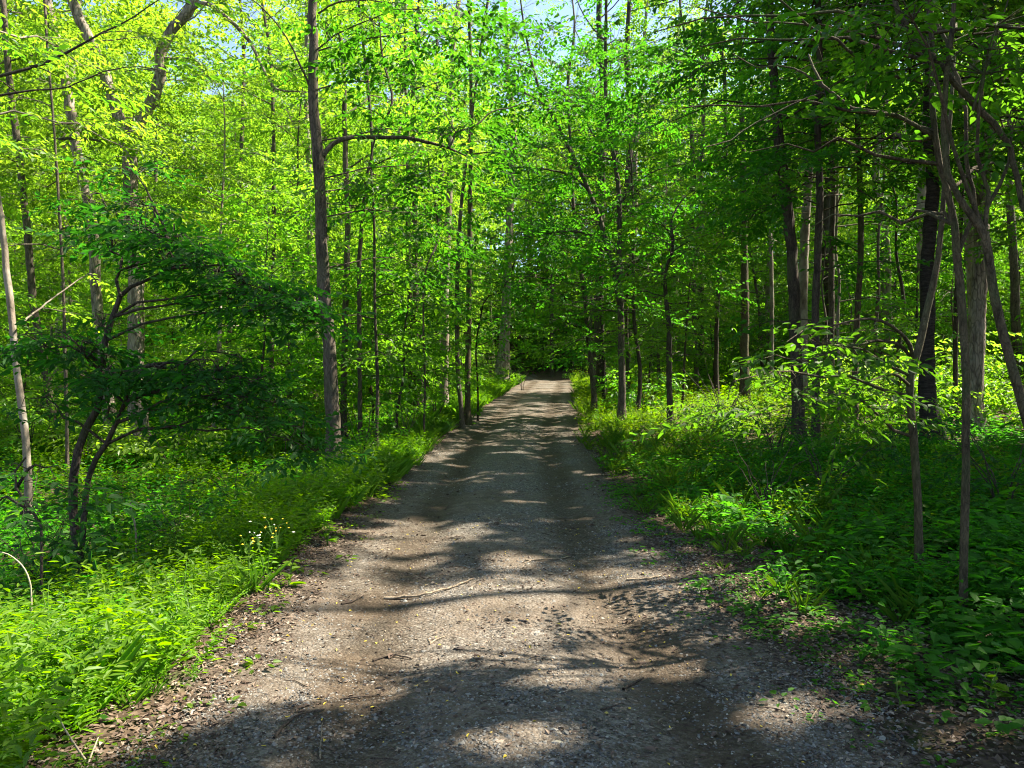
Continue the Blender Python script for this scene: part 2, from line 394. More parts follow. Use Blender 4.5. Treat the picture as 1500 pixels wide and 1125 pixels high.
M = dict(
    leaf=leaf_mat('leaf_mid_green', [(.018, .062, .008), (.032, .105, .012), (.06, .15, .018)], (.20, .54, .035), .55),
    bright=leaf_mat('leaf_sunlit_yellow_green', [(.038, .10, .012), (.066, .155, .018), (.11, .205, .03)], (.30, .63, .05), .56),  # sunlight on the left wood is put into these lighter leaf colours
    dark=leaf_mat('leaf_shaded_dark_green', [(.010, .040, .008), (.018, .066, .012), (.03, .10, .016)], (.07, .31, .025), .45, .6, .18),  # shade on these leaves is put into the dark colours
    shade_leaf=leaf_mat('leaf_shaded_green', [(.012, .05, .007), (.022, .08, .010), (.04, .12, .015)], (.10, .38, .025), .5, .55, .2),  # darker copy of the leaf colour that paints shade onto crowns
    canopy=leaf_mat('leaf_canopy', [(.022, .07, .008), (.04, .12, .012), (.075, .165, .018)], (.26, .56, .04), .55),
    herb=leaf_mat('leaf_herb', [(.04, .11, .008), (.075, .18, .012), (.13, .24, .02)], (.27, .62, .02), .5, .5, .3, 1.5),
    seedling=leaf_mat('leaf_seedling', [(.018, .07, .010), (.03, .115, .014), (.055, .16, .02)], (.12, .5, .03), .5, .6, .18, 1.2),
    grass=leaf_mat('grass_blade', [(.035, .09, .010), (.06, .14, .014), (.11, .19, .025)], (.22, .52, .03), .4, .45, .3, 1.5),
    bark=bark_mat('bark_grey_brown', (.04, .031, .024), (.14, .112, .085), 15, moss=.35),
    bark_dark=bark_mat('bark_dark', (.026, .02, .016), (.085, .066, .05), 18, moss=.35),
    bark_pale=bark_mat('bark_pale', (.085, .068, .05), (.25, .205, .155), 10, pale=.6, bump=.5, stretch=.4, plates=.2),
    bark_rough=bark_mat('bark_rough_plated', (.07, .054, .042), (.33, .27, .21), 9, pale=.3, bump=1.0),
    bark_smooth=bark_mat('bark_smooth_tan', (.03, .023, .014), (.125, .098, .058), 24, moss=.7, bump=.8, stretch=.35, plates=.45),
    bark_black=bark_mat('bark_black_cherry', (.018, .014, .012), (.06, .047, .038), 12, bump=.9, horizontal=True),
    stem=island_mat('green_stem', [(0, (.04, .10, .015)), (1, (.09, .17, .03))]),
    dry=island_mat('dry_stem', [(0, (.30, .25, .17)), (1, (.42, .36, .26))]),
    wood=bark_mat('dead_wood', (.10, .075, .052), (.30, .24, .17), 25, bump=.4),
    wood_dark=bark_mat('dead_wood_dark', (.035, .026, .02), (.10, .075, .055), 25, bump=.4),
    pebble=island_mat('gravel_stone', [(0, (.045, .043, .04)), (.35, (.115, .11, .10)), (.75, (.165, .157, .142)), (.96, (.23, .215, .185)), (1, (.34, .32, .27))]),
    litter=island_mat('leaf_litter', [(0, (.035, .024, .018)), (.4, (.085, .058, .042)), (.8, (.165, .12, .088)), (1, (.27, .215, .165))]),
    fallen=island_mat('fallen_yellow_leaf', [(0, (.45, .36, .05)), (.5, (.55, .42, .06)), (1, (.40, .30, .10))]),
    stone=bark_mat('pale_stone', (.30, .265, .19), (.46, .41, .30), 20, bump=.2),
    yellow=island_mat('yellow_petals', [(0, (.75, .42, .02)), (1, (.85, .58, .04))]),
    white=island_mat('white_fluff', [(0, (.6, .58, .5)), (1, (.8, .78, .7))]),
    floor=ground_mat(), road=road_mat(),
)

# ------------------------------------------------------------------ world, sun, camera
w = bpy.data.worlds.new('World'); scene.world = w; w.use_nodes = True
nt = w.node_tree; nt.nodes.clear()
sk = nt.nodes.new('ShaderNodeTexSky'); sk.sky_type = 'NISHITA'; sk.sun_disc = False
sk.sun_elevation = SUN_EL; sk.sun_rotation = SUN_AZ; sk.air_density = 1.0; sk.dust_density = 1.2
bg = nt.nodes.new('ShaderNodeBackground'); bg.inputs['Strength'].default_value = .072
wo = nt.nodes.new('ShaderNodeOutputWorld')
nt.links.new(sk.outputs[0], bg.inputs[0]); nt.links.new(bg.outputs[0], wo.inputs[0])
sl = bpy.data.lights.new('sun', 'SUN'); sl.energy = 5.0; sl.angle = math.radians(.55); sl.color = (1, .91, .76)
so = bpy.data.objects.new('sun', sl); COL.objects.link(so)
so.rotation_euler = Vector((-SUN).tolist()).to_track_quat('-Z', 'Y').to_euler(); so.location = (SUN * 60).tolist()
cd = bpy.data.cameras.new('camera'); cam = bpy.data.objects.new('camera', cd); COL.objects.link(cam)
cd.sensor_width = 36; cd.lens = 36 * F / 1500; cd.clip_end = 1000; cd.clip_start = .05
cam.location = (0, 0, EYE); cam.rotation_euler = (math.radians(90), 0, 0)
scene.camera = cam
vs = scene.view_settings; vs.view_transform = 'Standard'; vs.look = 'None'; vs.gamma = 1; vs.exposure = 2.27
cy = scene.cycles
cy.max_bounces = 7; cy.diffuse_bounces = 4; cy.glossy_bounces = 2; cy.transmission_bounces = 4; cy.transparent_max_bounces = 4
cy.caustics_reflective = False; cy.caustics_refractive = False
cy.sample_clamp_indirect = 6; cy.filter_width = 1.1

# ------------------------------------------------------------------ ground and road
def rows():
    return np.concatenate([np.arange(-25, -2, 1.0), np.arange(-2, 1.8, .4), np.arange(1.8, 16, .11), np.arange(16, 60, .5), np.arange(60, 190, 4)])
def cols():
    a = np.concatenate([np.arange(0, 1.2, .3), np.arange(1.2, 4, .09), np.arange(4, 16, .4), np.arange(16, 44, 1.4), np.arange(44, 130, 5)])
    return np.concatenate([-a[:0:-1], a])
def grid(mb, X, Y, Z):
    n, m = X.shape
    i = np.arange(n - 1)[:, None] * m; j = np.arange(m - 1)[None]
    f = np.stack([i + j, i + j + 1, i + m + j + 1, i + m + j], -1).reshape(-1, 4)
    mb.add(np.stack([X, Y, Z], -1).reshape(-1, 3), f)
U, Y = np.meshgrid(cols(), rows())
X = U + road_x(Y)
EDGE = lambda x, y: .42 * (fbm(x / .7, y / .7, 21, 3) - .5)
Z = H(X, Y) - .06 * (1 - sstep(1.2, 1.6, np.abs(U)))
g = MB(); grid(g, X, Y, Z)
stuff('ground', g, M['floor'], 'structure')
ry = np.concatenate([np.arange(-8, 1.8, .4), np.arange(1.8, 16, .07), np.arange(16, 75, .3)])
U, Y = np.meshgrid(np.linspace(-2.15, 2.15, 70), ry)
X = U + road_x(Y)
e = np.abs(U) + EDGE(X, Y) * (.4 + .6 * (U < 0))
Z = H(X, Y) + .012 - .075 * sstep(1.55, 2.0, e) + (fbm(X / .12, Y / .12, 31, 2) - .5) * .014
r_ = MB(); grid(r_, X, Y, Z)
ro = stuff('dirt_road', r_, M['road'], 'structure')
at = ro.data.attributes.new('across', 'FLOAT_VECTOR', 'POINT')
vec = np.zeros((U.size, 3), np.float32); vec[:, 0] = U.ravel(); at.data.foreach_set('vector', vec.ravel())

# ------------------------------------------------------------------ tree builder
class Tree:
    def __init__(s, base, rng, temps=SPR_MID, leafmat='leaf', barkmat='bark', carve=True, density=1.0):
        s.base = np.asarray(base, float); s.rng = rng; s.temps = temps; s.lm = leafmat; s.bm = barkmat
        s.trunk = MB(); s.limbs = []; s.crown = MB(); s.sp = []; s.carve = carve; s.density = density
        s.axis = []                     # (points, radii) of every trunk stem
    def stem(s, pts, radii, sides=12, flare=1.35, mb=None, rough=.12, step=.22, axis=True):
        """pts are world points"""
        p, r = smooth_path(np.asarray(pts) - s.base, radii, step)
        if flare > 1:
            h = np.linalg.norm(p - p[0], axis=1); r = r * (1 + (flare - 1) * np.exp(-h / (radii[0] * 3.0 + .02)))
        p = p + (s.rng.rand(*p.shape) - .5) * np.array([1, 1, 0]) * np.minimum(r * .22, .025)[:, None]
        tube(mb or s.trunk, p, r, sides, 0, rough, s.rng)
        if axis: s.axis.append((p, r))
        return p, r
    def ok(s, pts):
        pts = np.asarray(pts, float).reshape(-1, 3)
        return keep_mask(pts + s.base) if s.carve else np.ones(len(pts), bool)
    def limb(s, pts, radii, sides=7, leafy=.5, sub=.8, name='limb', step=.12):
        """a big limb of its own; leafy > 0 puts leaf sprays along it"""
        mb = MB(); p, r = smooth_path(np.asarray(pts) - s.base, radii, step)
        p = p + (s.rng.rand(*p.shape) - .5) * .018
        tube(mb, p, r, sides, 0, .12, s.rng); s.limbs.append((name, mb))
        if leafy > 0: s.foliage_on(p, sub, leafy)
    def foliage_on(s, p, sub, leafy, t0=.3, gap=.32, sub_r=.007):
        rng = s.rng
        d = np.linalg.norm(np.diff(p, axis=0), axis=1); L = d.sum(); cum = np.concatenate([[0], np.cumsum(d)]) / max(L, 1e-6)
        n = max(2, int(L * (1 - t0) / gap * leafy))
        ts = np.linspace(t0, 1, n) + rng.uniform(-.03, .03, n); ts[-1] = 1
        for k, t in enumerate(np.clip(ts, 0, 1)):
            q = np.array([np.interp(t, cum, p[:, c]) for c in range(3)])
            i = min(len(p) - 2, int(np.searchsorted(cum, t)))
            i = max(0, min(i, len(p) - 2)); tan = p[min(i + 1, len(p) - 1)] - p[i]
            az = math.atan2(tan[1], tan[0])
            a = az + (1 if k % 2 else -1) * math.radians(rng.uniform(30, 75)) * (0.15 if t > .97 else 1)
            l = sub * rng.uniform(.6, 1.15) * (1 - .45 * t)
            if s.carve and not s.ok(q + np.array([math.cos(a), math.sin(a), 0]) * l * .7)[0]: continue
            s.twig(q, a, l, rng.uniform(-.12, .3), sub_r)
    def twig(s, q, az, l, el=.05, r0=.007):
        rng = s.rng; n = 4
        t = np.linspace(0, 1, n)
        pts = q + np.stack([np.cos(az) * l * t, np.sin(az) * l * t, l * (el * t - .22 * t * t)], -1) + np.concatenate([[[0, 0, 0]], (rng.rand(n - 1, 3) - .5) * .12 * l])
        tube(s.crown, pts, np.linspace(r0, .0025, n), 3, 1)
        m = max(2, int(l / .15 * s.density))
        for tt in np.linspace(.25, 1, m):
            c = np.array([np.interp(tt, t, pts[:, k]) for k in range(3)])
            s.sp.append((c, az + rng.normal(0, .65), rng.normal(.12, .25), rng.normal(0, .28), rng.uniform(.8, 1.25)))
    def branch(s, q, az, L, el, r0, nsub=6, droop=.35, sub=.45, leafy0=.25):
        """a bough from the stem at q (local), rising then arching over, with side twigs in a flat layer"""
        rng = s.rng; n = 6
        t = np.linspace(0, 1, n)
        pts = q + np.stack([np.cos(az) * L * t, np.sin(az) * L * t, L * (math.tan(el) * t - droop * t * t)], -1)
        pts = pts + np.concatenate([[[0, 0, 0]], (rng.rand(n - 1, 3) - .5) * .10 * L * np.array([1, 1, .6])])
        ends = []
        for k in range(nsub):
            tt = leafy0 + (1 - leafy0) * (k + .5 * rng.rand()) / nsub
            c = np.array([np.interp(tt, t, pts[:, j]) for j in range(3)])
            a = az + (1 if k % 2 else -1) * math.radians(rng.uniform(28, 70))
            ends.append((c, a, L * sub * (1.1 - .6 * tt) * rng.uniform(.7, 1.2), rng.uniform(-.05, .3), .004 + .25 * r0 * (1 - tt)))
        good = s.ok([c + np.array([math.cos(a), math.sin(a), .05]) * l * .7 for c, a, l, e, r in ends])
        if good.mean() < .42: return
        tube(s.crown, pts, np.linspace(r0, .004, n), 5, 1)
        for e_, g_ in zip(ends, good):
            if g_: s.twig(*e_)
        s.twig(pts[-1], az + rng.normal(0, .2), L * .22, .05, .004)
    def crown_on(s, z0, z1, n, R, el=(.15, .6), shape='oval', droop=.35, nsub=6, axis=0, r0=None, az=None):
        """boughs all round the stem between two heights above the base"""
        p, r = s.axis[axis]; rng = s.rng
        ga = rng.rand() * 6.28
        for k in range(n):
            f = (k + rng.rand()) / n; z = z0 + (z1 - z0) * f
            q = np.array([np.interp(z, p[:, 2], p[:, 0]), np.interp(z, p[:, 2], p[:, 1]), z])
            pr = {'oval': math.sin(math.pi * (.18 + .78 * f)), 'layer': 1 - .55 * f, 'up': .55 + .45 * math.sin(math.pi * (.1 + .8 * f))}[shape]
            ga += 2.4 + rng.normal(0, .3)
            a = ga if az is None else az[0] + (rng.rand() - .5) * az[1]
            e = el[0] + (el[1] - el[0]) * f + rng.normal(0, .12)
            L = R * pr * rng.uniform(.7, 1.15)
            s.branch(q, a, L, e, r0 or (.007 * L + .004), nsub, droop)
    def pad(s, c, rx, ry, rz, n, axis=0, frm=None, tl=(.3, .55)):
        """a layer of leafy twigs round the local point c, carried by a bough from the stem"""
        rng = s.rng
        p, r = s.axis[axis]
        if frm is None:
            i = int(np.argmin(np.linalg.norm(p - c, axis=1) + .8 * np.maximum(0, p[:, 2] - c[2] + .15)))
            q = p[i]
        else: q = frm
        t = np.linspace(0, 1, 7)[:, None]
        out = c + unit(c - q) * np.array([rx, ry, .2]) * .5
        b = q * (1 - t) + out * t + np.array([0, 0, 1]) * np.linalg.norm(out - q) * .16 * (t - t * t) * 2
        b = b + np.concatenate([[[0, 0, 0]], (rng.rand(6, 3) - .5) * .10])
        tube(s.crown, b, np.linspace(.015, .004, 7), 5, 1)
        for k in range(n):
            a = rng.rand() * 6.28; rr = math.sqrt(rng.rand())
            o = np.array([math.cos(a) * rr * rx, math.sin(a) * rr * ry, rng.normal(0, .4) * rz - .5 * rz * rr])
            d = o / max(np.linalg.norm(o), .01)
            az = math.atan2(d[1], d[0]) + rng.normal(0, .5); l = rng.uniform(*tl)
            # the twig grows from the nearest point of the bough
            tip = c + o
            if s.carve and not s.ok(tip)[0]: continue
            j = int(np.argmin(np.linalg.norm(b[2:] - tip, axis=1))) + 2
            mid = (b[j] + tip) / 2 + np.array([0, 0, .05])
            tube(s.crown, [b[j], mid, tip], [.006, .004, .0025], 3, 1)
            s.twig(tip - .3 * l * np.array([math.cos(az), math.sin(az), 0]), az, l, rng.uniform(-.25, .15), .003)
    def build(s, name, label, cat='tree', group=None):
        t = thing(name, label, cat, s.base, group)
        if s.trunk.n: obj('trunk', s.trunk, M[s.bm], t)
        for nm, mb in s.limbs: obj(nm, mb, M[s.bm], t)
        if s.sp:
            a = lambda k: np.array([x[k] for x in s.sp])
            add_sprays(s.crown, s.temps, a(0), a(1), a(2), a(3), a(4), s.rng, 0, s.base, s.carve)
        if s.crown.n: obj('crown', s.crown, [M[s.lm], M[s.bm]], t)
        return t

def pix_tree(name, label, d, pts, seed, bark='bark', leaf='leaf', temps=SPR_MID, top=None, limbs=(), crowns=(), drift=0.0, sides=12, flare=1.85,
             base_d=None, group=None, density=1.0, carve=True, stems=()):
    """a tree whose stem follows photo pixels (x, y, width) at distance d; top = (height, lean_x, lean_y) carries it on above the frame"""
    rng = RS(seed)
    x0 = (pts[0][0] - CX) / F * d
    base = np.array([x0, d, float(H(x0, d)) - .06])
    W = [P(px, py, d) for px, py, wd in pts]; R = [wd / F * d / 2 * (.82 if d > 8 else .92) for px, py, wd in pts]
    if W[0][2] > base[2] + .1: W = [base] + W; R = [R[0] * 1.08] + R
    else: W[0] = base
    if drift:
        for k in range(1, len(W)): W[k] = W[k] * 1.0 + np.array([0, rng.normal(0, drift), 0])
    if top:
        h, lx, ly = top; last = W[-1]; z1 = base[2] + h
        for f in (.33, .66, 1.0):
            W.append(np.array([last[0] + lx * f + rng.normal(0, .15), last[1] + ly * f + rng.normal(0, .15), last[2] + (z1 - last[2]) * f])); R.append(R[len(pts) - 1] * (1 - .8 * f) + .01)
    t = Tree(base, rng, temps, leaf, bark, carve and x0 > -2.6, density)
    t.stem(W, R, sides, flare)
    for st in stems:                                         # further stems of the same tree
        t.stem([P(a, b, d + (c[1] if isinstance(c, tuple) else 0)) for a, b, c in st], [(c[0] if isinstance(c, tuple) else c) / F * d / 2 for a, b, c in st], 9, 1.0)
    for lb in limbs:
        dd = lb.get('dd', 0.0); n = len(lb['p'])
        t.limb([P(a, b, d + dd * k / max(1, n - 1)) for k, (a, b, c) in enumerate(lb['p'])], [c / F * d / 2 for a, b, c in lb['p']], leafy=lb.get('leafy', .8), sub=lb.get('sub', .8))
    for c in crowns:
        c = dict(c)
        if 'pad' in c:
            px, py, rx, rz, n = c['pad']; dd = c.get('dd', 0)
            ctr = P(px, py, d + dd) - base; k = (d + dd) / F
            t.pad(ctr, rx * k, rx * k * c.get('deep', .8), rz * k, n, c.get('axis', 0))
        else: t.crown_on(**c)
    return t.build(name, label, 'tree', group)

exec_parts = []
# ==================================================================== PHOTO TREES
# the tall dark trunk on the left verge with its arching branch
pix_tree('roadside_tree', 'tall dark straight-trunked tree on the left verge with one long arching bare branch', 13.0,
         [(489, 648, 25), (484, 550, 23), (477, 450, 22), (472, 375, 21), (469, 300, 20), (465, 225, 20), (459, 150, 18), (459, 60, 16), (459, -10, 15)], 1,
         'bark', 'shade_leaf', SPR_MID, (19, .3, .4), sides=16,
         limbs=[dict(p=[(473, 228, 8), (487, 211, 7), (520, 201, 6.5), (560, 201, 6), (603, 203, 5.5), (640, 212, 4.5), (657, 217, 4), (684, 229, 2.5)], dd=.6, leafy=.25, sub=.7),
                dict(p=[(657, 217, 3.5), (665, 205, 3.2), (668, 194, 3), (690, 188, 2.8), (704, 178, 2.5), (722, 163, 2.2), (745, 158, 1.8), (780, 146, 1.4)], dd=.8, leafy=.8, sub=.7),
                dict(p=[(668, 194, 2), (660, 180, 1.6), (650, 165, 1.2)], leafy=.8, sub=.5),
                dict(p=[(454, 130, 3.5), (440, 95, 3), (420, 55, 2.4), (395, 22, 2), (370, 0, 1.6)], leafy=.3, sub=.5, dd=-.8),
                dict(p=[(466, 20, 3), (490, 5, 2.6), (530, 0, 2), (580, 5, 1.6)], leafy=1.2, sub=1.0, dd=-.6)],
         crowns=[dict(z0=10, z1=18.5, n=9, R=3.0, el=(.3, .9), shape='oval', nsub=7)] +
                [dict(pad=p, dd=dd) for p, dd in [((600, 20, 110, 45, 26), -1), ((700, 70, 110, 50, 24), .5), ((640, 140, 90, 40, 16), 1), ((630, 255, 80, 35, 18), .8), ((700, 215, 90, 40, 16), 1),
                                                   ((560, 300, 70, 35, 12), 1.5), ((590, 390, 80, 35, 14), 1.5), ((640, 330, 70, 40, 12), 1.8)]])
# twin-limbed old tree behind it on the left
pix_tree('forked_oak', 'thick pale-barked tree forking into two crooked limbs, sunlit in the left wood', 18.0,
         [(203, 640, 30), (199, 520, 28), (200, 450, 27), (199, 380, 26), (192, 290, 25), (190, 215, 24)], 2, 'bark_rough', 'bright', SPR_MID, None, sides=16,
         stems=[[(190, 222, 20), (170, 160, 17), (150, 100, 16), (130, 55, 15), (105, 0, 14), (80, -90, 12), (60, -220, 7)],
                [(191, 222, 20), (206, 178, 18), (222, 150, 17), (235, 110, 16), (235, 80, 16), (250, 45, 15), (275, 18, 14), (300, -40, 12), (325, -150, 8), (340, -260, 5)]],
         limbs=[dict(p=[(276, 16, 7), (300, 4, 6.5), (330, 24, 6), (365, 60, 5), (385, 100, 4), (405, 130, 3), (440, 135, 2)], leafy=.5, sub=.9, dd=-.5),
                dict(p=[(385, 85, 3), (415, 105, 2.2), (445, 98, 1.5)], leafy=.6, sub=.6),
                dict(p=[(236, 85, 6), (260, 86, 4), (285, 88, 3), (300, 100, 2)], leafy=.8, sub=.7)],
         crowns=[dict(z0=5.0, z1=7.2, n=8, R=2.8, el=(.1, .5), shape='up', nsub=6), dict(z0=7, z1=15, n=10, R=2.6, el=(.2, .8), shape='up', axis=1), dict(z0=7, z1=17, n=10, R=2.8, el=(.2, .8), shape='up', axis=2)])
pix_tree('canopy_tree', 'stout brown trunk leaning left, just left of the forked pale tree', 20.0,
         [(165, 640, 20), (152, 520, 19), (141, 430, 18), (136, 330, 18), (118, 250, 17), (105, 170, 17), (90, 80, 16), (70, 0, 15)], 3, 'bark_rough', 'bright', SPR_MID, (19, -1.2, .5),
         crowns=[dict(z0=4.5, z1=11, n=10, R=2.4, el=(.1, .6), shape='up'), dict(z0=12, z1=18, n=7, R=3.4, el=(.3, .9))])
pix_tree('slender_tree', 'crooked pale-barked slim trunk at the left edge, mottled with light', 10.5,
         [(42, 745, 13), (38, 650, 12), (27, 560, 12), (20, 500, 12), (16, 450, 11), (9, 395, 11), (4, 340, 10), (-8, 260, 12), (-14, 180, 11)], 4, 'bark_pale', 'bright', SPR_FINE, (12, -.8, .5),
         limbs=[dict(p=[(35, 470, 3), (60, 450, 2.5), (100, 420, 2), (130, 400, 1.5)], leafy=.4, sub=.5, dd=1.5)],
         crowns=[dict(z0=5, z1=11, n=14, R=2.2, el=(.2, .8))])
pix_tree('slender_tree', 'straight grey-brown trunk second from the left edge, behind the crooked pale one', 17.0,
         [(78, 615, 14), (66, 540, 14), (57, 490, 13), (48, 440, 13), (40, 340, 12), (28, 230, 12), (14, 120, 11), (4, 0, 10)], 5, 'bark', 'bright', SPR_MID, (17, -1.0, .5),
         limbs=[dict(p=[(14, 205, 3), (50, 206, 3.5), (95, 203, 4), (138, 205, 3.5), (160, 212, 2)], leafy=.2, sub=.6, dd=-.5)],
         crowns=[dict(z0=5, z1=16, n=14, R=2.2, el=(.2, .8), shape='up')])
pix_tree('slender_tree', 'thin upright grey stem standing between the two leftmost trunks and the forked tree', 15.0,
         [(98, 620, 6), (95, 520, 6), (93, 430, 5), (88, 330, 5), (80, 200, 4), (70, 80, 4)], 6, 'bark', 'bright', SPR_MID, (13, -.5, .3),
         crowns=[dict(z0=4.0, z1=12, n=13, R=1.7, el=(.1, .6), shape='layer')])
# the dark leaning understory tree in the left foreground
t = None
rng = RS(7); bz = G(122, 868); d0 = bz[1]
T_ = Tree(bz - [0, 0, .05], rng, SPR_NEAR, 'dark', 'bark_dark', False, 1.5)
def st(pl, dd=0): return [P(a, b, d0 + dd * i / len(pl)) for i, (a, b, c) in enumerate(pl)], [c / F * d0 / 2 for a, b, c in pl]
s1 = [(122, 868, 15), (113, 800, 13), (107, 750, 13), (108, 700, 12), (114, 660, 12), (126, 628, 11), (142, 600, 11), (150, 545, 10), (154, 500, 9), (165, 465, 8), (176, 434, 7), (192, 420, 6), (212, 412, 5), (238, 399, 4)]
T_.stem(*st(s1, .3), 9, 1.3)
s2 = [(120, 800, 9), (124, 752, 9), (130, 700, 8), (140, 672, 8), (156, 650, 8), (170, 620, 7), (183, 590, 6), (192, 560, 5), (215, 535, 4)]
T_.stem(*st(s2, -.35), 8, 1.0)
T_.stem(*st([(176, 434, 5), (170, 410, 5), (176, 396, 4), (196, 389, 4), (215, 385, 3), (250, 360, 3)], .2), 6, 1.0)
for (px, py, rx, n, ax, dd) in [  # flat layers, seen edge on
        (156, 345, 45, 15, 2, .3), (205, 330, 50, 18, 2, .2), (250, 350, 55, 22, 0, 0), (215, 300, 45, 12, 2, .4), (160, 295, 40, 9, 2, .5), (285, 372, 55, 24, 0, -.1), (330, 402, 50, 24, 0, -.2), (375, 420, 50, 22, 0, -.2), (415, 440, 45, 19, 0, -.3), (450, 466, 34, 12, 0, -.3), (355, 450, 45, 11, 0, 0),
        (58, 502, 42, 11, 0, -.3), (98, 494, 45, 15, 0, -.2), (125, 512, 40, 12, 0, -.1), (150, 470, 35, 7, 0, .2),
        (117, 548, 42, 13, 1, -.3), (175, 545, 50, 20, 1, -.3), (234, 540, 55, 24, 1, -.3), (297, 540, 55, 25, 1, -.3), (335, 528, 45, 17, 1, 0), (352, 560, 55, 25, 1, -.3), (380, 590, 50, 21, 1, -.3), (335, 596, 45, 15, 1, -.5), (412, 630, 45, 16, 1, -.4), (450, 655, 38, 11, 1, -.4), (285, 575, 50, 13, 1, -.5),
        (190, 245, 40, 8, 2, .5), (60, 590, 40, 6, 1, -.2), (150, 590, 35, 7, 1, -.4)]:
    k = (d0 + dd) / F
    T_.pad(P(px, py, d0 + dd) - T_.base, rx * k, rx * k * .9, 15 * k, int(n * (1.05 if py < 520 else .8)), ax, None, (.14, .28))
T_.build('understory_tree', 'small dark two-stemmed tree leaning in the left foreground with drooping layers of dark leaves')
# thin stems and shrubs left foreground
pix_tree('sapling', 'thin black curved sapling stem at the far left beside the dark two-stemmed tree', 5.6,
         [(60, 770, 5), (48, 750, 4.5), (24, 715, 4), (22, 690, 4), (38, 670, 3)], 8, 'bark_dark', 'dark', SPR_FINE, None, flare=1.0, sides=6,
         crowns=[dict(pad=(40, 690, 70, 30, 6)), dict(pad=(20, 740, 60, 30, 5))])

# mid left: group of trunks beside the road
MIDL = [  # label, d, pts, bark, leaf, crown z0, top h
    ('thin dark pole sapling left of the road, leaning slightly, beside the verge grass', 15, [(552, 640, 6), (553, 560, 6), (550, 470, 5), (548, 400, 5), (549, 310, 4), (545, 220, 3)], 'bark_dark', 'leaf', 4, 9),
    ('left one of two close twin trunks, grey and straight, left of the road', 23, [(601, 600, 9), (601, 520, 9), (600, 430, 8), (598, 330, 8), (597, 210, 7), (594, 90, 6)], 'bark', 'leaf', 6, 19),
    ('right one of two close twin trunks, slightly darker, left of the road', 23.4, [(610, 600, 11), (609, 520, 10), (608, 430, 10), (607, 330, 9), (607, 210, 8), (606, 90, 7)], 'bark', 'leaf', 7, 20),
    ('pale sunlit grey trunk between the twin trunks and the road bend', 25, [(650, 560, 14), (652, 500, 13), (652, 420, 13), (655, 360, 12), (658, 280, 11), (660, 180, 9), (664, 60, 8)], 'bark_pale', 'leaf', 8, 22),
    ('slim brown trunk splitting low near the left edge of the road', 20, [(676, 600, 8), (670, 540, 8), (669, 450, 8), (671, 380, 7), (676, 300, 6), (688, 200, 5), (700, 100, 4)], 'bark', 'leaf', 4.5, 14),
    ('straight tan trunk closest to the left edge of the road where it narrows', 21, [(685, 580, 10), (686, 500, 10), (687, 420, 9), (688, 330, 9), (690, 230, 7), (690, 110, 6)], 'bark_smooth', 'leaf', 6, 17),
    ('black curved stem arching toward the road in front of the big dark trunk', 22, [(700, 570, 3), (697, 510, 3), (703, 470, 3), (708, 446, 2.6), (716, 433, 2.2), (734, 429, 1.6)], 'bark_black', 'leaf', 2.5, 4.6),
    ('big dark trunk at the left of the road bend, lit high on one side', 42, [(735, 558, 22), (739, 500, 19), (741, 450, 17), (744, 380, 15), (748, 290, 13), (752, 180, 11)], 'bark_rough', 'leaf', 8, 23),
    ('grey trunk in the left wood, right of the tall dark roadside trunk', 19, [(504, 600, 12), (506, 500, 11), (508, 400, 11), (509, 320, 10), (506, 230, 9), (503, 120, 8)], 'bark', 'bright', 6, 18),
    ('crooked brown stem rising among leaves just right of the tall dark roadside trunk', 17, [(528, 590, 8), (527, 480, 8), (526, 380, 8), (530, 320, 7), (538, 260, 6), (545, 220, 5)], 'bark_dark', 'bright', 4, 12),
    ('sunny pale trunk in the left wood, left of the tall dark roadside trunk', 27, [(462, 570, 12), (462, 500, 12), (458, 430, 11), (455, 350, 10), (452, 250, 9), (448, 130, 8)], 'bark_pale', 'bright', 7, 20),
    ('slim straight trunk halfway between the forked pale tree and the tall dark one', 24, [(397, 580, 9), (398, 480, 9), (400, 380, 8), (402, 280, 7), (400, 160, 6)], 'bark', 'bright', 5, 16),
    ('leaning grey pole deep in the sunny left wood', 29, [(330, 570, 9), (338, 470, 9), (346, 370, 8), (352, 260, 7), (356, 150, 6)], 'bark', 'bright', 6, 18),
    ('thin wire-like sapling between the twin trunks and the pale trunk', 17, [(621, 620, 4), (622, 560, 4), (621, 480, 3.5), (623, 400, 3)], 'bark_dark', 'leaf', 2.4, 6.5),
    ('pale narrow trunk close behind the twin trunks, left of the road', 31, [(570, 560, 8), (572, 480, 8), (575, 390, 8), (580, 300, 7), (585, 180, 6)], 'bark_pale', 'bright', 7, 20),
]
for k, (lb, d, pts, bk, lf, cz, h) in enumerate(MIDL):
    pix_tree('slender_tree' if h < 15 else 'canopy_tree', lb, d, pts, 40 + k, bk, lf, SPR_MID, (h, RS(k).uniform(-.6, .6), .3), drift=.05, sides=9,
             crowns=[dict(z0=min(cz, 4.6), z1=min(h - .4, 2 + .5 * d), n=int(6 + max(0, d - 16) * 1.3), R=1.6 + h * .07, el=(.1, .75), shape='layer' if h < 15 else 'up', nsub=6), dict(z0=h * .8, z1=h * .98, n=5, R=1.4, el=(.3, .9), shape='up', nsub=5)] + ([dict(z0=1.8, z1=cz, n=7, R=1.6, el=(0, .3), shape='up', nsub=4)] if k % 2 == 0 else []))

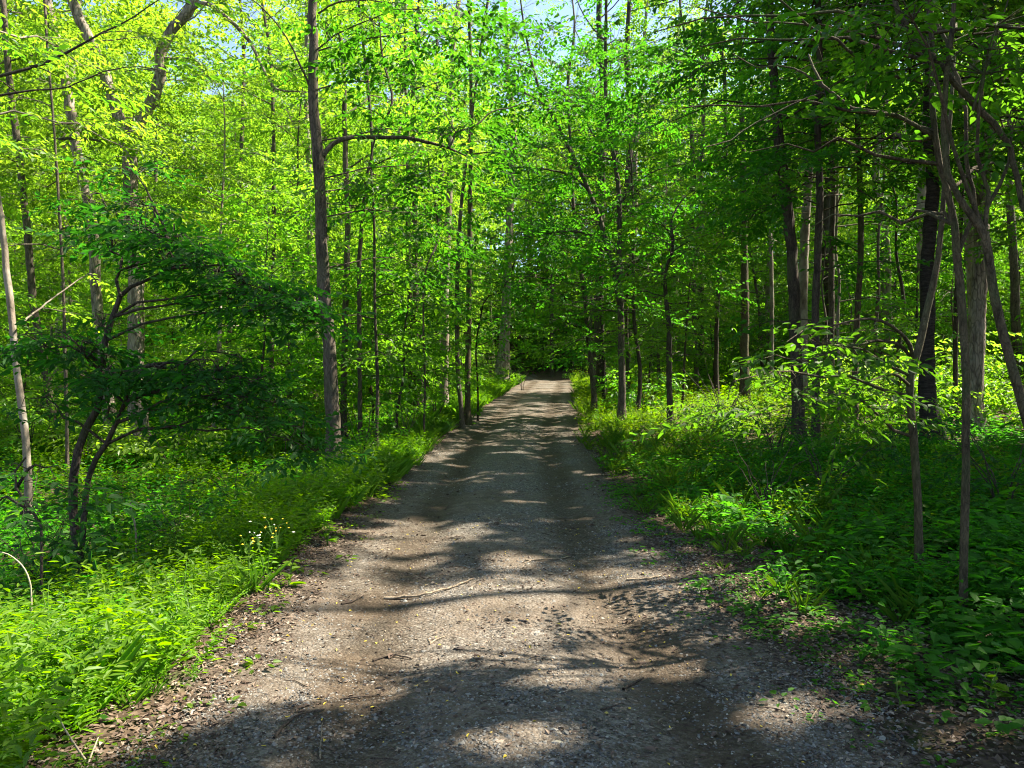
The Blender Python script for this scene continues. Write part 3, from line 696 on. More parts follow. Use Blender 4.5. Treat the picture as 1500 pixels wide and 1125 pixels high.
# right of the road
pix_tree('forked_tree', 'dark slim tree on the right verge forking into an upright and a left-leaning stem', 20.0,
         [(911, 622, 13), (911, 560, 12), (910, 500, 11.5), (909, 445, 11), (907, 380, 9), (907, 290, 8.5), (900, 235, 7.5), (889, 165, 7), (887, 80, 6), (888, 0, 5), (886, -60, 4)], 70, 'bark', 'shade_leaf', SPR_MID, (14.5, 0, .5), carve=False,
         stems=[[(909, 450, 9), (900, 400, 8), (892, 370, 8), (880, 325, 7), (863, 280, 6.5), (840, 230, 6), (815, 180, 5), (795, 145, 4.5), (780, 95, 4), (768, 40, 3), (760, -20, 2)]],
         limbs=[dict(p=[(863, 279, 4), (835, 257, 3.2), (800, 248, 2.6), (770, 245, 2.2), (725, 247, 1.5)], leafy=.9, sub=1.0, dd=-.5),
                dict(p=[(894, 372, 4), (870, 348, 3.5), (845, 340, 3), (800, 342, 2.2), (765, 350, 1.5)], leafy=1.0, sub=1.1, dd=-.6),
                dict(p=[(796, 150, 3), (775, 140, 2.5), (745, 120, 2), (710, 115, 1.4)], leafy=1.0, sub=1.0, dd=-.4),
                dict(p=[(897, 235, 3), (870, 222, 2.6), (850, 214, 2), (820, 218, 1.5)], leafy=.8, sub=.8),
                dict(p=[(887, 60, 3), (872, 45, 2.4), (855, 22, 1.8), (845, 0, 1.4)], leafy=.5, sub=.6),
                dict(p=[(907, 300, 3), (930, 270, 2.4), (960, 250, 2), (1000, 240, 1.4)], leafy=1.0, sub=.9, dd=-.4)],
         crowns=[dict(pad=p, dd=dd, axis=ax) for p, dd, ax in [((700, 300, 100, 45, 34), -1, 1), ((770, 350, 110, 40, 36), -1.5, 1), ((720, 130, 110, 50, 34), -1, 1), ((820, 130, 90, 50, 26), 0, 1), ((790, 220, 90, 45, 28), -1, 1), ((690, 420, 90, 40, 22), -1, 1),
                                                                ((960, 270, 90, 50, 28), -1, 0), ((985, 370, 90, 45, 26), -1.2, 0), ((980, 150, 100, 50, 28), -1, 0), ((840, 420, 70, 35, 16), -.5, 0), ((900, 60, 70, 50, 16), 0, 0), ((1010, 60, 90, 50, 20), -1, 0), ((800, 40, 90, 60, 44), 0, 1), ((760, 80, 90, 50, 26), .5, 1), ((925, 90, 50, 50, 14), .3, 0), ((860, 330, 60, 40, 14), .8, 0), ((780, 450, 60, 30, 12), 1.2, 0)]] + [dict(z0=5.2, z1=14, n=12, R=2.2, el=(.2, .7), shape='up'), dict(z0=2, z1=9.4, n=9, R=1.9, el=(.1, .6), shape='up', axis=1)])
RIGHT = [
    ('slim trunk with a bowed foot at the right edge of the narrowing road', 23, [(871, 592, 11), (868, 555, 10), (862, 500, 9), (858, 450, 9), (853, 410, 8), (846, 360, 7), (838, 280, 6), (834, 190, 5)], 'bark', 'leaf', 4.5, 13),
    ('very thin dark stem between the bowed-foot trunk and the forked verge tree', 26, [(884, 545, 6), (882, 490, 5), (880, 430, 5), (881, 350, 4), (880, 260, 3)], 'bark_black', 'leaf', 5, 11),
    ('short-looking dark trunk whose top vanishes in leaves, right of the forked verge tree', 18.5, [(983, 630, 11), (981, 560, 10), (980, 490, 10), (977, 440, 8), (975, 400, 6)], 'bark_dark', 'leaf', 2.5, 5.8),
    ('light tan trunk splitting in two above, in the sunlit right wood', 24, [(1091, 500, 15), (1091, 440, 14), (1091, 395, 13), (1090, 330, 12), (1088, 250, 11), (1087, 160, 9), (1085, 60, 8)], 'bark_smooth', 'leaf', 7, 19),
    ('thick dark trunk on the left of the dark cluster on the right', 15, [(1170, 655, 21), (1168, 580, 20), (1166, 500, 20), (1160, 400, 19), (1154, 320, 19), (1145, 250, 18), (1135, 150, 16), (1128, 40, 14)], 'bark_dark', 'leaf', 7, 19),
    ('straight dark pole in the middle of the dark cluster on the right', 14, [(1194, 670, 14), (1196, 580, 13), (1198, 480, 13), (1199, 380, 13), (1199, 280, 12), (1198, 170, 11), (1197, 40, 10)], 'bark_dark', 'leaf', 6.5, 16),
    ('leaning greyish trunk behind the dark cluster on the right, sunlit on its edge', 20, [(1176, 540, 16), (1176, 440, 16), (1180, 330, 15), (1186, 230, 14), (1196, 120, 13), (1204, 0, 11)], 'bark_pale', 'leaf', 8, 20),
    ('grey trunk at the right end of the dark cluster on the right', 19, [(1218, 560, 10), (1218, 460, 10), (1219, 360, 10), (1221, 260, 9), (1224, 150, 8), (1226, 30, 7)], 'bark', 'leaf', 7, 18),
    ('narrow sunlit tan trunk standing alone right of the dark cluster', 16.5, [(1253, 615, 11), (1256, 540, 11), (1258, 450, 10), (1261, 360, 10), (1261, 270, 9), (1258, 180, 9), (1255, 70, 8), (1254, -20, 7)], 'bark_smooth', 'leaf', 6.5, 15),
    ('very thin pale crooked stem left of the narrow sunlit trunk', 18, [(1228, 570, 5), (1227, 480, 5), (1229, 410, 5), (1224, 370, 4), (1226, 300, 4)], 'bark_pale', 'leaf', 4.5, 9),
    ('heavy dark trunk with a flared leaning foot and ringed bark on the right', 14, [(1366, 628, 30), (1358, 585, 26), (1356, 530, 25), (1357, 460, 24), (1361, 370, 23), (1364, 280, 22), (1362, 190, 20), (1360, 80, 18)], 'bark_black', 'leaf', 7, 18),
    ('broad shaggy trunk at the right, pale where the sun strikes it', 16, [(1425, 600, 27), (1428, 520, 26), (1432, 450, 26), (1437, 370, 25), (1441, 280, 25), (1446, 190, 24), (1449, 80, 22), (1451, -20, 20)], 'bark_rough', 'leaf', 8, 21),
    ('thin dark trunk behind the broad shaggy one, in its shade', 18, [(1400, 590, 9), (1400, 500, 9), (1401, 400, 8), (1404, 300, 8), (1406, 180, 7)], 'bark_dark', 'leaf', 6, 14),
    ('dark slim trunk in the wood left of the light tan splitting trunk', 27, [(1050, 520, 8), (1052, 440, 8), (1058, 350, 8), (1063, 260, 7), (1064, 170, 6)], 'bark_dark', 'leaf', 6, 16),
    ('grey crooked trunk deep in the wood between the dark short trunk and tan trunk', 30, [(1020, 520, 8), (1017, 440, 8), (1022, 350, 7), (1028, 260, 7), (1030, 140, 6)], 'bark', 'leaf', 6, 18),
    ('thin grey trunk in the light right of the tan splitting trunk', 28, [(1130, 510, 7), (1130, 420, 7), (1128, 330, 6), (1122, 230, 6), (1118, 130, 5)], 'bark_pale', 'leaf', 6, 16),
    ('slender trunk behind the road bend, right of the big dark bend trunk', 62, [(808, 540, 7), (808, 480, 7), (809, 400, 6), (811, 310, 6)], 'bark_dark', 'leaf', 6, 18),
]
for k, (lb, d, pts, bk, lf, cz, h) in enumerate(RIGHT):
    pix_tree('slender_tree' if h < 15 else 'canopy_tree', lb, d, pts, 80 + k, bk, 'shade_leaf' if k % 4 == 1 else lf, SPR_MID, (h, RS(k + 30).uniform(-.5, .5), .3), drift=.05, sides=10 if h < 15 else 14,
             crowns=[dict(z0=min(cz, 5.0), z1=h - .4, n=int(17 + h * 1.7), R=1.9 + h * .095, el=(.1, .75), shape='layer' if h < 15 else 'up', nsub=7)] + ([dict(z0=1.8, z1=cz, n=8, R=1.8, el=(0, .3), shape='up', nsub=5)] if k % 3 != 1 else []))

# the forked tan stem beside the tan trunk's crown, then the foreground trees at the right
pix_tree('foreground_tree', 'crooked smooth-barked thin tree with long twisting limbs in the right foreground', 5.1,
         [(1411, 890, 13), (1412, 810, 12.5), (1414, 720, 12.5), (1415, 640, 12), (1415, 560, 12), (1413, 500, 12), (1408, 430, 12), (1402, 375, 12), (1398, 330, 11), (1388, 280, 10), (1377, 240, 10), (1370, 200, 9.5), (1365, 150, 9), (1366, 90, 8), (1360, 0, 8), (1352, -90, 6)], 120,
         'bark_smooth', 'shade_leaf', SPR_NEAR, None, sides=10, flare=1.6, density=1.35,
         limbs=[dict(p=[(1369, 194, 7), (1345, 185, 6.5), (1300, 166, 6), (1265, 163, 5.5), (1230, 148, 5), (1206, 126, 4.5), (1190, 100, 4), (1186, 80, 3)], dd=.5, leafy=1.0, sub=.7),
                dict(p=[(1206, 128, 3.5), (1180, 108, 3), (1140, 96, 2.5), (1110, 100, 2), (1075, 80, 1.6)], dd=.3, leafy=1.1, sub=.8),
                dict(p=[(1206, 134, 3), (1160, 152, 2.6), (1110, 180, 2.2), (1070, 205, 1.8), (1030, 215, 1.4)], dd=-.2, leafy=1.1, sub=.8),
                dict(p=[(1362, 125, 6), (1340, 118, 5.5), (1290, 107, 5), (1262, 88, 4.5), (1225, 60, 4), (1180, 34, 3.5), (1155, 10, 3), (1138, -6, 2.5)], dd=-.4, leafy=1.0, sub=.7),
                dict(p=[(1180, 34, 3), (1130, 34, 2.5), (1080, 26, 2), (1030, 12, 1.6)], leafy=1.0, sub=.7),
                dict(p=[(1400, 378, 7), (1420, 330, 6.5), (1428, 300, 6.5), (1416, 230, 6), (1414, 160, 6), (1396, 100, 6), (1385, 60, 5.5), (1356, 0, 5), (1340, -60, 4)], dd=.3, leafy=.7, sub=.6)],
         crowns=[dict(z0=3.6, z1=5.2, n=10, R=1.7, el=(.1, .5), shape='up', nsub=7)] +
                [dict(pad=p, dd=dd) for p, dd in [((1100, 60, 130, 45, 20), .3), ((1040, 170, 110, 45, 16), .2), ((1230, 50, 110, 45, 18), 0), ((1290, 215, 90, 45, 14), .5), ((1150, 230, 100, 45, 16), .3), ((1420, 60, 90, 45, 14), .6),
                                                   ((1480, 250, 60, 45, 10), .6), ((1330, 320, 70, 35, 8), .4), ((1010, 40, 90, 40, 12), .4), ((1220, 330, 70, 35, 8), .6)]])
pix_tree('foreground_tree', 'young tan-stemmed tree bending right in the right foreground with low arching branches', 5.9,
         [(1347, 838, 13), (1346, 780, 12), (1343, 700, 12), (1338, 640, 12), (1333, 580, 12), (1334, 550, 12), (1341, 527, 12), (1349, 495, 12), (1357, 460, 11), (1366, 420, 10), (1374, 380, 9), (1380, 320, 8), (1385, 250, 7), (1392, 170, 6), (1398, 80, 5)], 121,
         'bark_smooth', 'shade_leaf', SPR_NEAR, None, sides=10, flare=1.6, density=1.35, carve=False,
         limbs=[dict(p=[(1336, 524, 6), (1333, 505, 6), (1322, 490, 5.5), (1308, 478, 5), (1290, 470, 4), (1255, 468, 3), (1200, 480, 2)], dd=-.6, leafy=1.0, sub=.75),
                dict(p=[(1334, 522, 5), (1325, 508, 5), (1310, 501, 4.5), (1285, 500, 4), (1250, 507, 3.5), (1213, 516, 2.5), (1180, 530, 2)], dd=-.4, leafy=1.1, sub=.75),
                dict(p=[(1332, 565, 5), (1318, 553, 4.5), (1306, 549, 4), (1280, 555, 2.5)], dd=-.4, leafy=.8, sub=.5)],
         crowns=[dict(pad=(1190, 500, 110, 50, 9), dd=-.3), dict(pad=(1120, 560, 90, 40, 5), dd=-.4), dict(pad=(1230, 585, 80, 40, 5), dd=-.2), dict(z0=3.6, z1=4.4, n=3, R=.9, el=(.2, .6), shape='up', nsub=4, az=(.3, 1.5))])
pix_tree('foreground_tree', 'bowed dark-stemmed tree crossing the right edge of the view', 4.6,
         [(1528, 690, 15), (1512, 640, 14.5), (1495, 580, 14.5), (1480, 530, 14), (1466, 480, 14), (1456, 430, 14), (1447, 370, 13), (1441, 340, 13)], 122,
         'bark_smooth', 'shade_leaf', SPR_NEAR, None, sides=10, flare=1.1, density=1.35,
         stems=[[(1441, 342, 12), (1428, 322, 10), (1405, 290, 9), (1388, 255, 9), (1382, 190, 8), (1385, 120, 8), (1395, 40, 7), (1400, -60, 5)],
                [(1441, 342, 9), (1470, 400, (5, .2)), (1490, 330, (5, .3)), (1478, 230, (7, .2)), (1458, 186, (8, .1)), (1420, 145, (9, 0)), (1385, 98, (9, -.1)), (1338, 55, (8, -.2)), (1312, 0, (7, -.3)), (1300, -50, (6, -.3))]][:1],
         limbs=[dict(p=[(1500, 310, 8), (1490, 260, 8), (1478, 218, 8), (1455, 182, 9), (1418, 145, 9.5), (1383, 100, 9), (1340, 58, 8), (1318, 20, 7), (1306, -12, 7), (1290, -60, 5)], leafy=.4, sub=.6, dd=.3),
                dict(p=[(1425, 160, 4), (1445, 100, 3.5), (1460, 40, 3), (1480, -10, 2)], leafy=1.2, sub=.7)],
         crowns=[dict(pad=(1450, 60, 120, 40, 20), dd=-.2), dict(pad=(1330, 10, 110, 40, 16), dd=-.2), dict(pad=(1480, 180, 60, 50, 9), dd=.3)])

# boughs that reach in from trees standing just outside the frame
def outside_tree(label, x, y, h, r, seed, leaf, bark, boughs, temps=SPR_FINE, crown=None):
    rng = RS(seed); b = np.array([x, y, float(H(x, y)) - .06])
    t = Tree(b, rng, temps, leaf, bark, True, 1.1)
    t.stem([b, b + [.05, .1, h * .35], b + [-.1, .1, h * .7], b + [.1, -.1, h]], [r, r * .8, r * .55, r * .15], 12)
    for pl in boughs:
        W = [P(*a[:3]) for a in pl]
        p, rr = t.axis[0]; z = W[0][2] - b[2] - .4
        root = b + np.array([np.interp(z, p[:, 2], p[:, 0]), np.interp(z, p[:, 2], p[:, 1]), z])
        t.limb([root] + W, [pl[0][3] * 1.3] + [a[3] for a in pl], leafy=.8, sub=.5)
    if crown: t.crown_on(**crown)
    return t.build('overhanging_tree', label)
outside_tree('maple whose thin dark bough reaches into the upper left corner', -6.3, 6.2, 11, .11, 140, 'leaf', 'bark_dark',
             [[(0, 112, 6.0, .012), (45, 100, 6.0, .011), (80, 86, 6.0, .010), (115, 68, 6.0, .009), (150, 48, 6, .007), (195, 24, 6, .005), (240, -5, 6, .004)],
              [(0, 140, 6.4, .009), (50, 132, 6.4, .007), (100, 128, 6.4, .006), (150, 105, 6.4, .005), (205, 98, 6.4, .003)]], crown=dict(z0=5.5, z1=10.5, n=12, R=2.2, el=(.2, .7), shape='up'))

# ==================================================================== THE REST OF THE WOOD
def proto_understory(seed, h, leaf, bark, carve=False, base=(0, 0, 0), R=2.4, temps=SPR_MID, zlow=2.0, n=24, density=1.15):
    rng = RS(seed); b = np.array(base, float)
    t = Tree(b, rng, temps, leaf, bark, carve, density); lean = rng.normal(0, .4, 2)
    k = np.linspace(0, 1, 7)
    pts = b + np.stack([lean[0] * k ** 1.5 + rng.normal(0, .07, 7) * (k > 0), lean[1] * k ** 1.5 + rng.normal(0, .07, 7) * (k > 0), h * k], -1)
    r = h * .0075
    t.stem(pts, r * (1 - .85 * k), 8, 1.3, step=.5)
    t.crown_on(zlow, h * .98, n, R, (.05, .7), 'layer', .35, 6)
    return t
def proto_canopy(seed, h, leaf, bark, carve=False, base=(0, 0, 0), R=4.0, temps=SPR_BIG, z0=.38, n=34, r=None, density=1.0):
    rng = RS(seed); b = np.array(base, float)
    t = Tree(b, rng, temps, leaf, bark, carve, density); lean = rng.normal(0, .7, 2)
    k = np.linspace(0, 1, 9)
    pts = b + np.stack([lean[0] * k ** 1.5 + rng.normal(0, .10, 9) * (k > 0), lean[1] * k ** 1.5 + rng.normal(0, .10, 9) * (k > 0), h * k], -1)
    r = r or h * .0085
    t.stem(pts, r * (1 - .85 * k ** 1.3), 10, 1.4, step=.6)
    t.crown_on(h * z0, h * .98, n, R, (.25, 1.0), 'oval', .3, 8)
    t.crown_on(h * .18, h * z0, 8, R * .5, (.1, .4), 'up', .3, 5)
    return t

taken = [(o.location.x, o.location.y) for o in scene.objects if o.get('category') == 'tree']
def free(x, y, dist):
    return all((x - a) ** 2 + (y - b) ** 2 > dist * dist for a, b in taken)
def shades_view(x, y, h):
    """does a tree here throw shade on the part of the road and verges the photo shows best?"""
    return -4 < x < 19 and 0 < y < 60
rng = RS(2024)
protoU = [proto_understory(300, 10.5, 'bright', 'bark', n=29, R=2.9), proto_understory(301, 8.5, 'leaf', 'bark_dark', n=38, zlow=1.0, R=2.7), proto_understory(302, 12.5, 'bright', 'bark_pale', n=32, R=3.1, zlow=2.4),
          proto_understory(303, 7.0, 'leaf', 'bark_dark', n=32, zlow=.6, R=2.5), proto_understory(304, 11.5, 'canopy', 'bark', n=30, R=3.0, zlow=1.6)]
protoC = [proto_canopy(310, 22, 'canopy', 'bark'), proto_canopy(311, 25, 'bright', 'bark_rough', R=4.4), proto_canopy(312, 20, 'canopy', 'bark_pale', R=3.6)]
roots = {}
GL = {('U', 0): ('young leafy tree crowded in the sunny left wood', 'young trees filling the left wood'),
      ('U', 1): ('young leafy tree crowded in the shadier right wood', 'young trees filling the right wood'),
      ('U', 2): ('young leafy tree far off where the road bends out of sight', 'young trees beyond the road bend'),
      ('C', 0): ('tall slim-trunked canopy tree farther back in the left wood', 'tall trees filling the left wood'),
      ('C', 1): ('tall slim-trunked canopy tree farther back in the right wood', 'tall trees filling the right wood'),
      ('C', 2): ('tall slim-trunked canopy tree far off behind the road bend', 'tall trees beyond the road bend')}
def region(x, y): return 2 if (y > 46 and abs(x - 3) < 10) else (0 if x < road_x(y) else 1)
def plant(kind, x, y, unique):
    z = float(H(x, y)) - .06; lb, gp = GL[(kind, region(x, y))]
    nm = 'young_tree' if kind == 'U' else 'tall_tree'
    seed = rng.randint(1, 10 ** 6)
    if unique:
        left = x < road_x(y)
        if kind == 'U':
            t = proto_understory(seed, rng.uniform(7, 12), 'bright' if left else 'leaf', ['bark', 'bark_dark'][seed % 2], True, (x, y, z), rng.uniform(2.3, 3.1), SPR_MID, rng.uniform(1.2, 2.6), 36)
        else:
            t = proto_canopy(seed, rng.uniform(18, 24), 'canopy', ['bark', 'bark_pale', 'bark_dark'][seed % 3], True, (x, y, z), rng.uniform(3.2, 4.4))
        t.build(nm, lb, 'tree', gp); return
    src = protoU if kind == 'U' else protoC
    k = rng.randint(len(src)) if not (kind == 'U' and x > 0) else [1, 3, 4, 1, 0][rng.randint(5)]
    if (kind, k) not in roots:
        src[k].base = np.zeros(3); o = src[k].build(nm, lb, 'tree', gp)
        o.location = (x, y, z); roots[(kind, k)] = o
    else: dup(roots[(kind, k)], (x, y, z), rng.rand() * 6.28, rng.uniform(.82, 1.18) if kind == 'C' or x > 0 or y > 40 else rng.uniform(.45, 1.0), lb, gp)

def scatter(kind, n, xr, yr, clear, dist, first=None):
    c = 0; tries = 0
    while c < n and tries < n * 60:
        tries += 1
        x = rng.uniform(*xr); y = rng.uniform(*yr)
        if abs(x - road_x(y)) < clear: continue
        if abs(x) > y * .70 + 9: continue
        if y < 14 and abs(x) < y * .72 and kind == 'C': continue
        if y < 15.5 and abs(x) < y * .70: continue
        if any(y < dd and abs(x - (q - CX) / F * y) < 2.2 for q, dd in ((200, 18), (145, 20), (60, 17), (1090, 24), (1255, 17), (910, 20))): continue
        if not free(x, y, dist): continue
        taken.append((x, y)); c += 1
        plant(kind, x, y, shades_view(x, y, 0))
    return c
nC = 0
for x, y in ((8.2, 3.2), (11.5, 6.0), (9.6, 8.6), (13.5, 9.5), (6.6, .6), (14.5, 3.0), (12.0, 12.5), (17.0, 7.0), (10.5, .2))[:8]:  # unseen trees added right of the frame to cast shade on bank and road
    taken.append((x, y)); plant('C', x, y, True)
nC += scatter('C', 15, (2.5, 18), (12, 34), 2.6, 3.2)
nC += scatter('C', 9, (-7, 11), (36, 62), 2.6, 2.5)
nC += scatter('C', 5, (-26, -3), (15, 40), 2.8, 5.0)
nC += scatter('C', 30, (-44, 44), (34, 72), 3.0, 4.0)
nU = scatter('U', 34, (2.6, 24), (13, 36), 2.5, 1.5)
nU += scatter('U', 37, (-30, -3), (14, 40), 2.4, 1.6)
nU += scatter('U', 13, (-9, 13), (46, 62), 2.2, 1.2)
nU += scatter('U', 120, (-42, 42), (32, 66), 2.5, 1.6)
def plant_small(x, y):
    z = float(H(x, y)) - .05; lb, gp = GL[('U', region(x, y))]; seed = rng.randint(1, 10 ** 6); left = x < road_x(y)
    t = proto_understory(seed, rng.uniform(3.2, 6.5), ['leaf', 'shade_leaf', 'bright'][seed % 3 if left else 0], 'bark_dark', not left, (x, y, z), rng.uniform(1.5, 2.2), SPR_MID, rng.uniform(.5, 1.3), 24)
    t.build('young_tree', lb, 'tree', gp)
for n_, xr_ in ((26, (2.4, 15)), (5, (-6, -2.4))):
    c = 0; k = 0
    while c < n_ and k < 3000:
        k += 1; y = rng.uniform(15.5, 38); x = rng.uniform(*xr_)
        if abs(x - road_x(y)) < 2.5 or not free(x, y, 1.2): continue
        if any(y < dd and abs(x - (q - CX) / F * y) < 1.7 for q, dd in ((200, 18), (145, 20), (485, 13), (1090, 24), (1255, 17), (910, 20), (980, 18.5))): continue
        taken.append((x, y)); plant_small(x, y); c += 1
print('canopy', nC, 'understory', nU)

# the far wood, one mass
fw = MB(); fr = RS(55)
for k in range(150):
    a = fr.uniform(-.75, .75); dd = fr.uniform(68, 92); x = math.sin(a) * dd * 1.05; y = math.cos(a) * dd
    z = float(H(x, y)) - .2; h = fr.uniform(14, 24)
    p, r = smooth_path([[x, y, z], [x + fr.normal(0, .3), y, z + h * .5], [x + fr.normal(0, .6), y, z + h]], [.2, .14, .04], 2.5)
    tube(fw, p, r, 6, 1)
n = 60000; a = fr.uniform(-.8, .8, n); dd = fr.uniform(64, 95, n); x = np.sin(a) * dd * 1.05; y = np.cos(a) * dd
z = H(x, y) + 22 * fr.rand(n) ** 1.1 + .3
cl = fbm(x / 3.5 + z / 4, y / 3.5 - z / 3, 77, 2); s_ = cl > .30
add_sprays(fw, SPR_BIG, np.stack([x, y, z], -1)[s_], fr.uniform(0, 6.28, s_.sum()), fr.normal(.1, .3, s_.sum()), fr.normal(0, .3, s_.sum()), fr.uniform(1.5, 2.7, s_.sum()), fr)
stuff('far_woods', fw, [M['leaf'], M['bark_dark']])

# ==================================================================== SHRUBS
def shrub(base, seed, h, leaf='leaf', temps=SPR_FINE, nst=6, carve=False, spread=.55, den=1.0):
    rg = RS(seed); b = np.array(base, float)
    t = Tree(b, rg, temps, leaf, 'bark_dark', carve, den)
    stems = MB()
    for k in range(nst):
        a = k * 2.4 + rg.rand(); l = h * rg.uniform(.7, 1.1); o = spread * h * rg.uniform(.5, 1.1)
        tt = np.linspace(0, 1, 6)
        p = np.stack([np.cos(a) * o * tt ** 1.3, np.sin(a) * o * tt ** 1.3, l * (tt - .12 * tt * tt)], -1) + (rg.rand(6, 3) - .5) * .06
        p[0] = [math.cos(a) * .04, math.sin(a) * .04, -.05]
        tube(stems, p, np.linspace(.012, .004, 6) * (h / 1.5) ** .5, 5)
        t.foliage_on(p, .42 * h ** .5, 1.5, t0=.18, gap=.22, sub_r=.004)
    t.stems = stems
    return t
def build_shrub(t, label, group=None, name='shrub'):
    o = thing(name, label, 'shrub', t.base, group)
    obj('stems', t.stems, M['bark_dark'], o)
    a = lambda k: np.array([x[k] for x in t.sp])
    add_sprays(t.crown, t.temps, a(0), a(1), a(2), a(3), a(4), t.rng, 0, t.base, t.carve)
    obj('foliage', t.crown, [M[t.lm], M['bark_dark']], o)
    return o
SH = [  # photo pixel of its foot, height, leaf, label
    (1060, 640, 1.9, 'leaf', 'rounded sunlit shrub on the right bank below the light tan trunk', 17.5),
    (1135, 660, 1.6, 'leaf', 'leafy shrub at the foot of the dark trunk cluster on the right', 13.2),
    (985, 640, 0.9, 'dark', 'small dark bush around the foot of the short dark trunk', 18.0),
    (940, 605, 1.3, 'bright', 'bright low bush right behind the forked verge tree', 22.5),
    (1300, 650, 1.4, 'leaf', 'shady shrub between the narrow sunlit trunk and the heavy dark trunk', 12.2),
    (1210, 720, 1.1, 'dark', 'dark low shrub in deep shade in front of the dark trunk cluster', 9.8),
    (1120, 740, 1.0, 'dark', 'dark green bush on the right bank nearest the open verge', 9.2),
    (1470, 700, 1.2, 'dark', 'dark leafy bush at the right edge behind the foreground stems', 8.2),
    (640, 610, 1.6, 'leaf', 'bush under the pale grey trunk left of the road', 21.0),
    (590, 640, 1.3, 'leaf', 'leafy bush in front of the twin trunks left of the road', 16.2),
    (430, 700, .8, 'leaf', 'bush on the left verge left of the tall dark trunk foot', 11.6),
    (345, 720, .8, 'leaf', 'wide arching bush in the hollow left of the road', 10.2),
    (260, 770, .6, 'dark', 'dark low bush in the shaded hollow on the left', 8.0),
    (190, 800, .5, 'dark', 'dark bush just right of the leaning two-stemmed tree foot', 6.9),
    (60, 800, .8, 'leaf', 'leafy bush at the left edge behind the leaning dark tree', 7.6),
    (530, 645, 1.2, 'leaf', 'bush just right of the tall dark roadside trunk', 13.6),
    (250, 660, 1.1, 'bright', 'sunny shrub in front of the forked pale tree', 15.5),
    (130, 660, 1.1, 'bright', 'sunny shrub in front of the stout brown leaning trunk', 16.0),
    (380, 640, 1.3, 'bright', 'bright shrub in the sunny gap of the left wood', 17.0),
    (765, 560, 1.3, 'bright', 'pale bush at the left end of the visible road', 39.0),
]
for k, (px, py, h, lf, lb, d) in enumerate(SH):
    x = (px - CX) / F * d; z = float(H(x, d))
    build_shrub(shrub((x, d, z - .02), 500 + k, h, lf, SPR_FINE if d < 14 else SPR_MID, 7, x > -4, .55, 1.1), lb)
ps = None; psl = []
for k in range(4):
    psl.append(shrub((0, 0, 0), 560 + k, [1.2, 1.7, 2.2, 1.5][k], ['leaf', 'bright', 'bright', 'leaf'][k], SPR_MID, 7))
sroots = {}; sr = RS(9); c = 0
while c < 110:
    y = sr.uniform(15, 58); x = sr.uniform(-.72 * y - 3, .72 * y + 3); u = x - road_x(y)
    if abs(u) < 3.4: continue
    lb, gp = [('leafy waist-high shrub in the undergrowth of the left wood', 'shrubs in the left wood'), ('leafy waist-high shrub in the undergrowth of the right wood', 'shrubs in the right wood')][int(u > 0)]
    k = sr.randint(4) if u < 0 else [0, 3, 0, 1][sr.randint(4)]
    loc = (x, y, float(H(x, y)) - .03); c += 1
    if k not in sroots:
        o = build_shrub(psl[k], lb, gp); o.location = loc; sroots[k] = o
    else: dup(sroots[k], loc, sr.rand() * 6.28, sr.uniform(.7, 1.25), lb, gp)

# ==================================================================== GROUND COVER
def herb_template(rg, h, n, leaf, ratio, stems=3, spread=.35, lift=.25):
    """a leafy herb: leaves in pairs up a few stalks; returns (leaf verts, stalk buffer)"""
    out = []
    for s in range(stems):
        a = rg.rand() * 6.28; o = spread * h * rg.uniform(.3, 1.2)
        top = np.array([math.cos(a) * o, math.sin(a) * o, h * rg.uniform(.7, 1.1)])
        m = max(2, n // stems); t = np.linspace(.25, 1, m)
        pos = top * np.stack([t ** 1.4, t ** 1.4, t], -1)
        az = np.arange(m) * 2.4 + rg.rand() * 6.28
        d = np.stack([np.cos(az), np.sin(az), rg.normal(lift, .25, m)], -1)
        nr = np.stack([rg.normal(0, .3, m), rg.normal(0, .3, m), np.ones(m)], -1)
        L = leaf * rg.uniform(.6, 1.15, m) * (1.15 - .5 * t)
        out.append(leaf_verts(pos, d, nr, L, L * ratio, .15, .2).reshape(-1, 3))
    return np.vstack(out)
def feather_template(rg, h, stems=4):
    """finely divided foliage: rows of narrow leaflets on arching fronds"""
    out = []
    for s in range(stems):
        a = rg.rand() * 6.28; o = h * rg.uniform(.3, .9); m = 13
        t = np.linspace(.2, 1, m); side = np.where(np.arange(m) % 2, 1, -1)
        pos = np.stack([np.cos(a) * o * t ** 1.3, np.sin(a) * o * t ** 1.3, h * (t - .25 * t * t) * 1.15], -1)
        az = a + side * rg.uniform(.7, 1.3, m)
        d = np.stack([np.cos(az), np.sin(az), rg.normal(.25, .3, m)], -1)
        L = h * .22 * (1.2 - .8 * t) * rg.uniform(.7, 1.2, m) + .01
        out.append(leaf_verts(pos, d, np.stack([rg.normal(0, .4, m), rg.normal(0, .4, m), np.ones(m)], -1), L, L * .3, .1, .15).reshape(-1, 3))
    return np.vstack(out)
def grass_template(rg, h, n=12):
    a = rg.rand(n) * 6.28
    d = np.stack([np.cos(a) * .4, np.sin(a) * .4, np.ones(n)], -1)
    L = h * rg.uniform(.5, 1.1, n)
    pos = np.stack([np.cos(a) * .02, np.sin(a) * .02, np.zeros(n)], -1) + rg.normal(0, .015, (n, 3)) * [1, 1, 0]
    nr = np.stack([-np.cos(a), -np.sin(a), np.full(n, .4)], -1)
    return leaf_verts(pos, d, nr, L, .006 + .012 * L, .1, .35).reshape(-1, 3)
